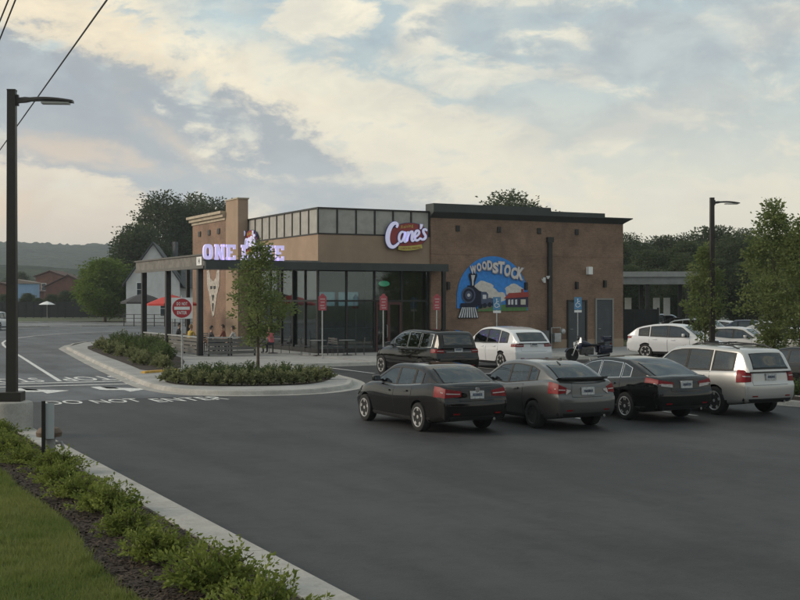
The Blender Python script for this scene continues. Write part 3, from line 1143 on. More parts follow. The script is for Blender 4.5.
RL = thing('patio_railing', 'low patio railing of horizontal grey timber boards with a pale top rail', 'railing', (PX, 56, .14))
segs = [(56.47, py_[1] - .14), (py_[1] + .14, py_[2] - .14)]
for a, b_ in segs:
    for k in range(4):
        MB().box(PX - .03, PX + .02, a + .02, b_ - .02, .24 + k * .19, .24 + k * .19 + .145).build('board', M_WOOD, RL)
    MB().box(PX - .09, PX + .09, a + .02, b_ - .02, 1.0, 1.06).build('top_rail', M_STEEL, RL)
    for yy in (a + .08, (a + b_) / 2, b_ - .08):
        MB().box(PX + .023, PX + .09, yy - .04, yy + .04, .142, .998).build('stanchion', M_BRONZE, RL)
xr = on_y(256, 55.7)
for a, b_ in ((PX + .2, (PX + xr) / 2 - .02), ((PX + xr) / 2 + .02, xr)):
    for k in range(4):
        MB().box(a, b_, 55.66, 55.71, .24 + k * .19, .24 + k * .19 + .145).build('board', M_WOOD, RL)
    MB().box(a, b_, 55.6, 55.78, 1.0, 1.06).build('top_rail', M_STEEL, RL)
    for xx in (a + .05, b_ - .05):
        MB().box(xx - .04, xx + .04, 55.713, 55.78, .142, .998).build('stanchion', M_BRONZE, RL)

# ------------------------------------------------------------------ lettering and logos
M_NEON = mat('lit_letter', (0.72, 0.66, 0.95), .5, emit=(0.60, 0.53, 0.95), estr=0.45)
M_LETSIDE = mat('letter_return', (0.10, 0.08, 0.22), .5)
ox0, ox1 = on_y(203.5, 54.95), on_y(283, 54.95)
OL = thing('sign_letters', 'lit lavender slab letters reading ONE LOVE standing on the dark front beam', 'sign', (ox0, 54.95, 4.72))
# slab letters drawn on a 7 x 10 grid, one mesh per letter
SLAB = {
    'O': None,
    'N': [(0, 0, 2.6, 1.5), (0, 8.5, 2.6, 10), (0.5, 0, 2.2, 10), (4.6, 8.5, 7.2, 10), (5.1, 0, 6.8, 10), 'diag'],
    'E': [(0, 0, 6.6, 1.8), (0, 8.2, 6.6, 10), (0.6, 0, 2.6, 10), (2, 4.3, 4.4, 5.7), (5.3, 1.0, 6.6, 3.0), (5.3, 7.0, 6.6, 9)],
    'L': [(0, 0, 6.4, 1.8), (0, 8.3, 3.8, 10), (0.8, 0, 2.9, 10), (4.7, 0, 6.4, 3.8)],
    'V': 'v',
}
lw_, gap_, space_ = 7.0, 1.35, 2.6
tot = 7 * lw_ + 5 * gap_ + space_
u = (ox1 - ox0) / tot
zu = 0.074


def slab_letter(ch, x):
    b = MB()
    if ch == 'O':
        ring = []
        for rx, rz in ((3.5, 5.0), (1.35, 2.9)):
            ring.append([(x + (3.5 + rx * math.copysign(abs(math.cos(a)) ** .7, math.cos(a))) * u, (5 + rz * math.copysign(abs(math.sin(a)) ** .7, math.sin(a))) * zu) for a in np.linspace(0, 2 * math.pi, 25)[:-1]])
        n = 24
        V = [(p[0], 0, p[1]) for p in ring[0]] + [(p[0], 0, p[1]) for p in ring[1]] + [(p[0], .16, p[1]) for p in ring[0]] + [(p[0], .16, p[1]) for p in ring[1]]
        F = []
        for i in range(n):
            j = (i + 1) % n
            F += [(i, j, n + j, n + i), (2 * n + i, 3 * n + i, 3 * n + j, 2 * n + j), (i, 2 * n + i, 2 * n + j, j), (n + i, n + j, 3 * n + j, 3 * n + i)]
        b.add(V, F)
    elif ch == 'V':
        b.prism([(x + p[0] * u, p[1] * zu) for p in ((0.2, 10), (3.3, 10), (3.3, 8.6), (2.9, 8.6), (3.75, 4), (4.6, 8.6), (4.2, 8.6), (4.2, 10), (7.0, 10), (7.0, 8.6), (6.5, 8.6), (4.6, 0), (2.7, 0), (.7, 8.6), (.2, 8.6))], 0, .16, 'Y')
    else:
        for q in SLAB[ch]:
            if q == 'diag':
                b.prism([(x + p[0] * u, p[1] * zu) for p in ((.6, 10), (2.7, 10), (6.6, 0), (4.6, 0))], -.006, .166, 'Y')
            else:
                dd = 0.002 * (hash(q) % 5)
                b.box(x + q[0] * u, x + q[2] * u, -dd, .16 + dd, q[1] * zu, q[3] * zu)
    return b


xx = 0.0
for ch in 'ONE LOVE':
    if ch == ' ':
        xx += space_ * u
        continue
    slab_letter(ch, xx).build('letter', M_NEON, OL, rel=False)
    xx += (lw_ + gap_) * u
for o_ in list(OL.children):
    o_.location.z = 0.05
MB().box(0, ox1 - ox0, .02, .14, 0.0, 0.048).build('mounting_rail', M_BRONZE, OL, rel=False)

M_LOGO_RED = mat('logo_maroon', (0.30, 0.045, 0.04), .5, var=.1, vscale=3)
M_LOGO_W = mat('logo_white', (0.72, 0.70, 0.88), .5, emit=(0.66, 0.66, 0.95), estr=0.25)
M_LOGO_B = mat('logo_edge', (0.05, 0.055, 0.16), .5)
M_LOGO_Y = mat('logo_yellow', (0.52, 0.44, 0.10), .5, var=.12, vscale=5)


def ribbon(pts, w, y0, y1, closed=False):
    """flat stroke of varying width in the x-z plane with depth y0..y1"""
    P = smooth_poly([(p[0], p[1]) for p in pts], 2, False)
    W = smooth_poly([(p[2] if len(p) > 2 else w, 0) for p in pts], 2, False)
    b = MB()
    L_, R_ = [], []
    for i, p in enumerate(P):
        a, c = Vector(P[max(i - 1, 0)]), Vector(P[min(i + 1, len(P) - 1)])
        t = (c - a).normalized()
        n = Vector((-t.y, t.x)) * W[i][0] / 2
        L_.append((p[0] + n.x, p[1] + n.y))
        R_.append((p[0] - n.x, p[1] - n.y))
    rows = [[(l[0], y0, l[1]), (r[0], y0, r[1]), (r[0], y1, r[1]), (l[0], y1, l[1])] for l, r in zip(L_, R_)]
    b.grid(rows, close=True)
    b.add(rows[0], [(0, 1, 2, 3)])
    b.add(rows[-1], [(3, 2, 1, 0)])
    return b


STROKES = {
    'C': [(0.68, 1.24, .10), (0.76, 1.40, .14), (0.60, 1.50, .17), (0.38, 1.36, .21), (0.19, 0.98, .24), (0.15, 0.58, .24), (0.27, 0.28, .21), (0.48, 0.20, .17), (0.68, 0.32, .12), (0.82, 0.46, .10)],
    'a': [(1.15, 0.97, .08), (1.03, 1.05, .10), (0.88, 0.94, .12), (0.81, 0.70, .13), (0.87, 0.50, .12), (1.00, 0.52, .10), (1.12, 0.76, .09), (1.20, 1.06, .12), (1.19, 0.90, .14), (1.13, 0.62, .14), (1.17, 0.48, .11), (1.30, 0.56, .08)],
    'n': [(1.34, 1.06, .12), (1.36, 0.94, .14), (1.30, 0.68, .14), (1.28, 0.50, .13), (1.33, 0.74, .10), (1.46, 1.00, .10), (1.60, 1.08, .12), (1.63, 0.94, .14), (1.57, 0.68, .14), (1.60, 0.54, .11), (1.72, 0.60, .08)],
    'e': [(1.74, 0.76, .08), (1.88, 0.82, .10), (2.02, 0.96, .11), (2.00, 1.10, .12), (1.86, 1.12, .12), (1.76, 0.94, .13), (1.74, 0.72, .13), (1.84, 0.57, .12), (2.00, 0.64, .10), (2.10, 0.74, .08)],
    "'": [(2.15, 1.46, .16), (2.14, 1.30, .12), (2.08, 1.20, .06)],
    's': [(2.48, 1.12, .09), (2.38, 1.22, .11), (2.24, 1.14, .13), (2.30, 0.98, .13), (2.42, 0.84, .13), (2.36, 0.68, .13), (2.18, 0.64, .11), (2.10, 0.72, .09)],
}


def logo_sign(label, loc, rz):
    t = thing('wall_sign', label, 'sign', loc, rz)
    el_ = [(1.42 + 1.14 * math.cos(a), 0.84 + 0.66 * math.sin(a) + 0.08 * math.cos(a)) for a in np.linspace(0, 2 * math.pi, 37)[:-1]]
    MB().prism(el_, -.10, -.02, 'Y').build('backing', M_LOGO_RED, t, rel=False)
    el2 = [(1.42 + 1.17 * math.cos(a), 0.84 + 0.69 * math.sin(a) + 0.08 * math.cos(a)) for a in np.linspace(0, 2 * math.pi, 37)[:-1]]
    MB().prism(el2, -.08, -.012, 'Y').build('rim', M_LOGO_B, t, rel=False)
    for ch, st in STROKES.items():
        l = ribbon(st, .15, -.20, -.14).build('letter', M_LOGO_W, t, rel=False)
        ribbon([(p[0], p[1], p[2] + .06) for p in st], .2, -.139, -.102).build('letter_edge', M_LOGO_B, l, rel=False)
    rb = ribbon([(0.80, 0.18, .20), (1.2, 0.16, .24), (1.7, 0.20, .24), (2.2, 0.30, .20)], .22, -.16, -.104).build('banner', M_LOGO_Y, t, rel=False)
    def fr(a, h, w):
        return (0.92 + a, -.162 - w, 0.105 + h + 0.06 * (a / 1.2) ** 2 + .02 * a)
    text_parts('CHICKEN FINGERS', 1.18, 0.105, .004, M_LOGO_RED, rb, fr, 0.0, 'small_letter')
    def fr2(a, h, w):
        return (0.98 + a, -.102 - w, 1.20 + h + .16 * a)
    text_parts('Raising', 0.72, 0.16, .01, M_LOGO_Y, t, fr2, 0.0, 'small_letter')
    MB().box(.6, .7, -.03, .0, .5, 1.2).box(2.0, 2.1, -.03, .0, .5, 1.2).build('bracket', M_BRONZE, t, rel=False)
    return t


xa = on_y(383.5, 55.95)
logo_sign('red oval script logo sign mounted on the shaded front fascia above the entrance', (xa, 55.97, 5.38), 0)
ya_ = on_x(262, X0)
logo_sign('red oval script logo sign on the side parapet above the patio', (X0 - .035, on_x(242.5, X0) - .2, 5.35), R(-90))

# shield-like emblem on the side wall
EM = thing('wall_emblem', 'pale grey pointed emblem painted on the tan side wall behind the patio', 'emblem', (XW, on_x(213.5, XW), 3.4))
def eb(poly, d, m, nm, par):
    b = MB().prism([(a, z) for a, z in poly], -.03 - d, -.002 - d, 'X')
    return b.build(nm, m, par, rel=False)
M_EM = mat('emblem_grey', (0.40, 0.37, 0.33), .8, var=.35, vscale=6)
eb([(1.25, 1.25), (.75, 1.3), (.55, .8), (0.0, .55), (-.55, .8), (-.75, 1.3), (-1.25, 1.25), (-1.15, .3), (-.75, -.25), (-.2, -1.5), (.0, -1.6), (.2, -1.5), (.75, -.25), (1.15, .3)], 0, M_EM, 'shield', EM)
for k, p in enumerate(([(-.5, .3), (-.15, .3), (-.15, .12), (-.5, .12)], [(.5, .3), (.15, .3), (.15, .12), (.5, .12)], [(-.22, -.25), (.22, -.25), (.0, -.6)], [(-.12, -.75), (.12, -.75), (.03, -1.25), (-.03, -1.25)])):
    eb(p, .03, M_BRONZE, 'mark', EM)

# ------------------------------------------------------------------ mural
mx0, mx1 = on_y(457, 55.85), on_y(528, 55.85)
MW = mx1 - mx0
MU = thing('mural', 'arched mural of a steam train and red roofed station lettered WOODSTOCK', 'mural', (mx0, 55.88, 2.0))
def mp(name, poly, lay, m, par=MU, sub=None):
    y = -.02 - .008 * lay
    return MB().prism([(a * MW, b * MW) for a, b in poly], y, y + .012 + .004 * (lay == 0), 'Y').build(name, m, par, rel=False)
mm = lambda n, c: mat('mural_' + n, c, .85, var=.12, vscale=5)
arc = [(.5 + .5 * math.cos(a), .215 + .5 * math.sin(a)) for a in np.linspace(0, math.pi, 33)]
mp('sky_panel', arc + [(0, .09), (1.0, .06)], 0, mm('blue', (0.045, 0.24, 0.66)))
def blob(cx, cy, rx, ry, n=20, ph=0, w=.12):
    return [(cx + rx * math.cos(a) * (1 + w * math.sin(5 * a + ph)), cy + ry * math.sin(a) * (1 + w * math.sin(4 * a + ph))) for a in np.linspace(0, 2 * math.pi, n + 1)[:-1]]
cw = mm('cloud', (0.62, 0.58, 0.54))
mp('cloud', blob(.37, .33, .13, .085), 1, cw)
mp('cloud', blob(.47, .26, .12, .07, 20, 2), 1.6, cw)
mp('cloud', blob(.80, .30, .13, .08, 20, 1), 1, cw)
mp('cloud', blob(.60, .22, .09, .06, 20, 3), 1, cw)
gr = mm('green', (0.10, 0.20, 0.07))
mp('meadow', [(.28, .05), (.98, .055), (1.0, .13), (.75, .14), (.5, .12), (.3, .12)], 2, gr)
mp('track', [(.25, .06), (.40, .08), (.66, .155), (.60, .155)], 3, mm('earth', (0.22, 0.18, 0.13)))
dk = mm('ink', (0.012, 0.016, 0.035))
md = mm('steel', (0.08, 0.10, 0.16))
wh = mm('white', (0.60, 0.60, 0.62))
# locomotive: boiler front, chimney, running gear, tender, cowcatcher
mp('tender', [(.40, .11), (.53, .135), (.53, .20), (.45, .215), (.40, .20)], 4, md)
mp('boiler', [(.15, .13), (.42, .12), (.42, .25), (.36, .28), (.30, .30), (.22, .36), (.14, .36)], 4.2, dk)
mp('cab', [(.33, .14), (.42, .13), (.43, .255), (.40, .285), (.33, .285)], 5, md)
mp('cab_window', [(.35, .20), (.40, .20), (.40, .25), (.35, .25)], 6, wh)
mp('boiler_front', blob(.155, .245, .095, .098, 24, 0, 0), 5, md)
mp('boiler_ring', blob(.155, .245, .075, .078, 24, 0, 0), 6, dk)
mp('boiler_plate', blob(.155, .245, .048, .05, 24, 0, 0), 7, md)
mp('headlamp', blob(.155, .245, .02, .02, 16, 0, 0), 8, wh)
mp('chimney', [(.185, .33), (.235, .33), (.245, .40), (.275, .475), (.27, .505), (.165, .505), (.155, .475), (.18, .40)], 5, dk)
mp('chimney_shine', [(.205, .36), (.222, .36), (.225, .42), (.245, .485), (.19, .485), (.20, .42)], 6, wh)
mp('buffer_beam', [(.03, .105), (.28, .105), (.27, .15), (.05, .15)], 6, dk)
mp('cowcatcher', [(.05, .108), (.26, .108), (.295, -.03), (.01, -.03)], 5.2, dk)
for k in range(8):
    a = k / 7
    x0_, x1_ = .07 + .17 * a, .025 + .25 * a
    mp('cowcatcher_bar', [(x0_ - .006, .10), (x0_ + .008, .10), (x1_ + .011, -.022), (x1_ - .008, -.022)], 6.4, wh)
for cx in (.32, .38, .45, .505):
    mp('wheel', blob(cx, .115 + (cx - .32) * .12, .028, .03, 14, 0, 0), 6, dk)
# station
mp('station_wall', [(.68, .10), (1.0, .10), (1.0, .235), (.68, .215)], 4, mm('plum', (0.045, 0.035, 0.07)))
mp('station_roof', [(.655, .205), (1.01, .225), (1.0, .285), (.72, .27)], 5, mm('roofred', (0.34, 0.06, 0.05)))
mp('station_chimney', [(.90, .28), (.93, .28), (.93, .32), (.90, .32)], 5.4, mm('roofred', (0.34, 0.06, 0.05)))
for cx in (.71, .755, .81):
    mp('station_window', [(cx, .13), (cx + .028, .13), (cx + .028, .195), (cx, .19)], 6, wh)
mp('station_window', [(.89, .13), (.96, .13), (.96, .195), (.89, .195)], 6, mm('pale', (0.55, 0.52, 0.42)))
for cx, cy in ((.72, .47), (.78, .45), (.86, .47), (.92, .435), (.60, .50)):
    mp('spark', blob(cx, cy, .008, .008, 8, 0, 0), 2, wh)
# WOODSTOCK, letters swelling like puffs of steam along a curve
wl = 'WOODSTOCK'
pos = [(.215, .550, .095), (.295, .580, .10), (.370, .600, .105), (.445, .605, .115), (.525, .575, .13), (.605, .580, .145), (.695, .545, .145), (.790, .515, .14), (.880, .510, .15)]
for (cx, cz, hh), ch in zip(pos, wl):
    me = text_mesh(ch, 1.0, 0.5, 0.055)
    vv, ff = mesh_arrays(me)
    bpy.data.meshes.remove(me)
    xa, xb = min(p[0] for p in vv), max(p[0] for p in vv)
    za, zb = min(p[1] for p in vv), max(p[1] for p in vv)
    wd = hh * .62 if ch != 'W' else hh * .85
    ang = (.5 - cx) * .5
    out, out2 = [], []
    for p in vv:
        a = ((p[0] - xa) / (xb - xa) - .5) * wd
        b_ = ((p[1] - za) / (zb - za) - .5) * hh
        out.append(((cx + a * math.cos(ang) - b_ * math.sin(ang)) * MW, -.10 + .012 * (p[2] + .5), (cz + a * math.sin(ang) + b_ * math.cos(ang)) * MW))
        out2.append(((cx + 1.22 * a * math.cos(ang) - 1.12 * b_ * math.sin(ang)) * MW + .02, -.085 + .012 * (p[2] + .5), (cz + 1.22 * a * math.sin(ang) + 1.12 * b_ * math.cos(ang)) * MW - .02))
    l = MB().add(out, ff).build('letter', mm('steam', (0.66, 0.60, 0.58)), MU, rel=False)
    MB().add(out2, ff).build('letter_shadow', mm('shade', (0.20, 0.22, 0.30)), l, rel=False)

# ------------------------------------------------------------------ signs on posts
def face_disc(b, cx, cz, r, y0, y1, n=8, rot=R(22.5)):
    return b.prism([(cx + r * math.cos(rot + 2 * math.pi * k / n), cz + r * math.sin(rot + 2 * math.pi * k / n)) for k in range(n)], y0, y1, 'Y')


p = G(182, 372, .13)
DN = thing('road_sign', 'square white DO NOT ENTER road sign with red disc on a steel post', 'road sign', (*p, .13), R(-14))
MB().tube([(0, 0.03, 0), (0, 0.03, 2.9)], .03, 8).build('post', M_STEEL, DN, rel=False)
pl = MB().box(-.40, .40, -.005, .01, 2.02, 2.82, 0.0).build('plate', M_WHITE, DN, rel=False)
face_disc(MB(), 0, 2.42, .365, -.012, -.006, 28, 0).build('disc', M_RED, pl, rel=False)
MB().box(-.29, .29, -.018, -.0125, 2.36, 2.475).build('bar', M_WHITE, pl, rel=False)
text_parts('DO NOT', .40, .12, .004, M_WHITE, pl, lambda a, h, w: (-.20 + a, -.0125 - w, 2.53 + h), .02)
text_parts('ENTER', .36, .12, .004, M_WHITE, pl, lambda a, h, w: (-.18 + a, -.0125 - w, 2.19 + h), .02)

M_SRED = mat('faded_red', (0.40, 0.075, 0.095), .5, var=.15, vscale=9)
spots = ((322.5, 'beside the planted island'), (383.5, 'in front of the black SUV'), (437, 'by the end of the brick wall'))
for p, wh_ in spots:
    xx = on_y(p, 51.4)
    s = thing('bay_sign', 'red parking bay sign post on the sidewalk ' + wh_, 'sign', (xx, 51.4, .146), R(-10), 'red bay signs on the sidewalk')
    MB().tube([(0, .03, 0), (0, .03, 2.95)], .028, 8).build('post', M_STEEL, s, rel=False)
    pl = MB().prism([(-.19, 2.22), (.19, 2.22), (.19, 2.86), (.09, 2.92), (.05, 3.0), (-.05, 3.0), (-.09, 2.92), (-.19, 2.86)], -.006, .006, 'Y').build('plate', M_SRED, s, rel=False)
    for k, zz in enumerate((2.72, 2.58, 2.42, 2.30)):
        MB().box(-.12 + .03 * (k % 2), .12 - .02 * (k % 3), -.0085, -.0065, zz, zz + .055).build('print_line', mat('pale_print', (.52, .34, .34), .6), pl, rel=False)
    MB().lathe([(.07, 0), (.07, .03), (.03, .05)], 10).build('foot', M_STEEL, s, rel=False)

M_SBLUE = mat('access_blue', (0.09, 0.25, 0.44), .5, var=.1, vscale=9)
for p, wh_ in ((497, 'blue and white disabled parking sign in front of the train mural'), (578, 'blue and white disabled parking sign in front of the steel service doors')):
    xx = on_y(p, 51.6)
    s = thing('access_sign', wh_, 'sign', (xx, 51.6, .146), R(-10))
    MB().tube([(0, .03, 0), (0, .03, 2.85)], .028, 8).build('post', M_STEEL, s, rel=False)
    pl = MB().box(-.21, .21, -.006, .006, 2.2, 2.85).build('plate', M_SBLUE, s, rel=False)
    # wheelchair figure
    q = MB()
    face_disc(q, -.02, 2.74, .035, -.010, -.0065, 12, 0)
    q.box(-.035, .0, -.0102, -.0066, 2.52, 2.70)
    q.box(0.0, .10, -.0102, -.0066, 2.61, 2.64)
    q.box(0.0, .10, -.0101, -.0067, 2.49, 2.52)
    q.prism([(.08, 2.52), (.11, 2.50), (.15, 2.37), (.12, 2.36)], -.010, -.0065, 'Y')
    for k in range(9):
        a0, a1 = R(100 + k * 26), R(100 + (k + 1) * 26)
        q.prism([(-.02 + .13 * math.cos(a0), 2.44 + .13 * math.sin(a0)), (-.02 + .13 * math.cos(a1), 2.44 + .13 * math.sin(a1)), (-.02 + .10 * math.cos(a1), 2.44 + .10 * math.sin(a1)), (-.02 + .10 * math.cos(a0), 2.44 + .10 * math.sin(a0))], -.010, -.0065, 'Y')
    q.build('wheelchair_symbol', M_WHITE, pl, rel=False)
    MB().box(-.21, .21, -.005, .005, 2.05, 2.17).build('lower_plate', M_WHITE, s, rel=False)

# ------------------------------------------------------------------ lamps
M_POLE = mat('lamp_bronze', (0.040, 0.034, 0.030), 0.5, metal=0.2, var=0.15, vscale=2)
lx, ly_ = G(12, 436, 0)


def street_lamp(label, loc, rz, base=True, H=7.25):
    t = thing('street_lamp', label, 'street lamp', loc, rz, 'car park lamps')
    z = 0
    if base:
        pr = [(.42, -.05), (.43, .62), (.41, .67), (.36, .69)]
        MB().lathe(pr, 24).build('concrete_base', M_CONC, t, smooth=True, rel=False)
        z = .69
    MB().box(-.23, .23, -.23, .23, z, z + .20, .015).build('base_cover', M_POLE, t, rel=False)
    b = MB()
    b.add([(-.105, -.105, z + .2), (.105, -.105, z + .2), (.105, .105, z + .2), (-.105, .105, z + .2), (-.085, -.085, H), (.085, -.085, H), (.085, .085, H), (-.085, .085, H)],
          [(0, 3, 2, 1), (4, 5, 6, 7), (0, 1, 5, 4), (1, 2, 6, 5), (2, 3, 7, 6), (3, 0, 4, 7)])
    b.build('pole', M_POLE, t, rel=False)
    MB().box(-.09, .09, -.09, .09, H + .002, H + .03).build('pole_cap', M_POLE, t, rel=False)
    # slender curved luminaire
    rows = []
    for k in range(13):
        a = k / 12
        x = .087 + 1.18 * a
        w = .05 + .11 * min(1, a * 2.2) * (1 if a < .93 else .8)
        zc = H - .20 + .06 * math.sin(a * math.pi * .9) - .02 * a
        th = .055 if a < .25 else .04 - .015 * a
        rows.append([(x, -w, zc - th), (x, w, zc - th), (x, w * .9, zc + th * .4), (x, w * .4, zc + th), (x, -w * .4, zc + th), (x, -w * .9, zc + th * .4)])
    b = MB().grid(rows, close=True)
    b.add(rows[0], [tuple(range(6))])
    b.add(rows[-1], [tuple(reversed(range(6)))])
    hd = b.build('lamp_head', M_POLE, t, smooth=True, rel=False)
    MB().box(.62, 1.2, -.11, .11, H - .262, H - .225).build('lens', mat('lamp_lens', (.5, .5, .48), .3), hd, rel=False)
    MB().box(.08, .14, -.05, .05, H - .31, H - .08).build('bracket', M_POLE, t, rel=False)
    return t


street_lamp('tall dark square lamp post on a round concrete base beside the lawn', (lx, ly_, 0.05), R(-22))
qx, qy = AT(712, 54)
street_lamp('dark lamp post rising behind the young trees on the far planted strip', (qx, qy, 0.13), R(-20), True, 7.3)

# marker post and capped stub in the bed
mx_, my_ = G(43.5, 463, .15)
t_ = thing('marker_post', 'thin dark marker post with a small pale plate in the shrub bed', 'post', (mx_, my_, .13), R(-20))
MB().box(-.03, .03, -.02, .02, 0, 1.06).build('post', M_BRONZE, t_, rel=False)
MB().box(-.005, .17, .021, .031, .42, 1.02).build('plate', mat('pale_plate', (.42, .45, .47), .5), t_, rel=False)
cx_, cy_ = G(50, 463, .15)
cx_, cy_ = cx_ + .05, cy_ + .35
t_ = thing('capped_stub', 'short grey stub with a brown domed cap behind the marker post', 'bollard', (cx_, cy_, .13))
MB().lathe([(.11, 0), (.11, .40), (.09, .42)], 14).build('stub', mat('stub_grey', (.30, .30, .29), .7, var=.15), t_, smooth=True, rel=False)
MB().lathe([(.12, .421), (.21, .43), (.22, .50), (.17, .57), (.07, .60), (.02, .605)], 16).build('cap', mat('stub_brown', (.11, .075, .05), .7, var=.3), t_, smooth=True, rel=False)
MB().tube([(0.1, 0, .3), (.2, -.02, .32), (.24, -.05, .2)], .03, 8).build('spout', mat('stub_grey', (.3, .3, .29)), t_, rel=False)

# overhead wires on utility poles outside the view
M_WIRE = mat('wire', (0.02, 0.02, 0.022), .6)
def wire(label, p0, p1, sag, r):
    pts = []
    for k in range(41):
        a = k / 40
        pts.append((p0[0] + (p1[0] - p0[0]) * a, p0[1] + (p1[1] - p0[1]) * a, p0[2] + (p1[2] - p0[2]) * a - sag * 4 * a * (1 - a)))
    return tag(MB().tube(pts, r, 6).build('overhead_wire', M_WIRE, smooth=True), label, 'wire', 'overhead wires')
pole_tops = [(7.1, -14), (7.1, 98)]
def sight_wire(label, pa, Za, pb, Zb, r):
    A = Vector((*AT(pa[0], Za), HZ(pa[1], Za)))
    Bv = Vector((*AT(pb[0], Zb), HZ(pb[1], Zb)))
    d = Bv - A
    p0 = A + d * ((-14 - A.y) / d.y)
    p1 = A + d * ((98 - A.y) / d.y)
    wire(label, tuple(p0), tuple(p1), 0.0, r)
    return p0, p1


W_ENDS = [sight_wire('thick overhead wire slanting down past the lamp post', (107, 0), 30, (0, 150), 56.5, .026),
          sight_wire('thin overhead wire on the car park side of the other thin one', (15.5, 0), 22, (0, 39), 25.0, .016),
          sight_wire('thin overhead wire on the lawn side of the other thin one', (8.5, 0), 22, (0, 21), 23.6, .016)]
for e in (0, 1):
    ends = [w[e] for w in W_ENDS]
    xs_ = [p.x for p in ends]
    yy = -14.2 if e == 0 else 98.2
    zz = [p.z for p in ends]
    cx_ = (min(xs_) + max(xs_)) / 2
    t_ = thing('utility_pole', 'brown timber utility pole ' + ('by the street beyond the drive' if e else 'on the near side of the lawn'), 'utility pole', (cx_, yy, -.05), 0, 'utility poles')
    hp = max(zz) + .8
    MB().tube([(0, 0, 0), (0, 0, hp)], [.17, .11], 10).build('pole', mat('pole_timber', (.12, .08, .055), .9, var=.3), t_, smooth=True, rel=False)
    for p in ends:
        MB().box(min(0, p.x - cx_) - .1, max(0, p.x - cx_) + .1, -.06, .06, p.z - .06, p.z + .06).build('crossarm', mat('pole_timber', (.12, .08, .055)), t_, rel=False)

# ------------------------------------------------------------------ cars
M_TYRE = mat('tyre', (0.012, 0.012, 0.012), .85, var=.2, vscale=20)
M_WELL = mat('wheel_well', (0.006, 0.006, 0.006), .9)
M_RIM = mat('alloy', (0.46, 0.46, 0.46), .38, metal=.55, var=.15, vscale=12)
M_RIMD = mat('dark_alloy', (0.05, 0.05, 0.05), .35, metal=.7)
M_CGLASS = mat_glass('car_glass', (0.16, 0.18, 0.18), .01)
M_CGLASS_L = mat_glass('car_glass_light', (0.60, 0.66, 0.65), .01)
M_MIRROR = mat('mirror_glass', (0.3, 0.3, 0.3), .05, metal=1.0)
M_SEAL = mat('rubber_seal', (0.008, 0.008, 0.008), .6)
M_CHROME = mat('chrome', (0.62, 0.62, 0.62), .15, metal=1.0)
M_TAIL = mat('tail_red', (0.19, 0.004, 0.008), .4, spec=.25, coat=.0, var=.3, vscale=14)
M_TAILW = mat('tail_clear', (0.48, 0.44, 0.43), .35, coat=.15, var=.2, vscale=20)
M_HEADL = mat('head_clear', (0.50, 0.52, 0.52), .1, coat=.8, var=.3, vscale=12)
M_PLATE = mat('number_plate', (0.50, 0.51, 0.51), .5, var=.25, vscale=24)
M_TRIM = mat('car_trim', (0.018, 0.018, 0.019), .55)


def paint(name, col, metal=.35, rough=.38):
    return mat('paint_' + name, col, rough, metal=metal, spec=.0 if max(col) < .05 else .5, coat=1.0, coatr=.02)


def gsmooth(xs, ys, width):
    k = np.exp(-0.5 * ((xs[:, None] - xs[None, :]) / width) ** 2)
    return (k @ ys) / k.sum(1)


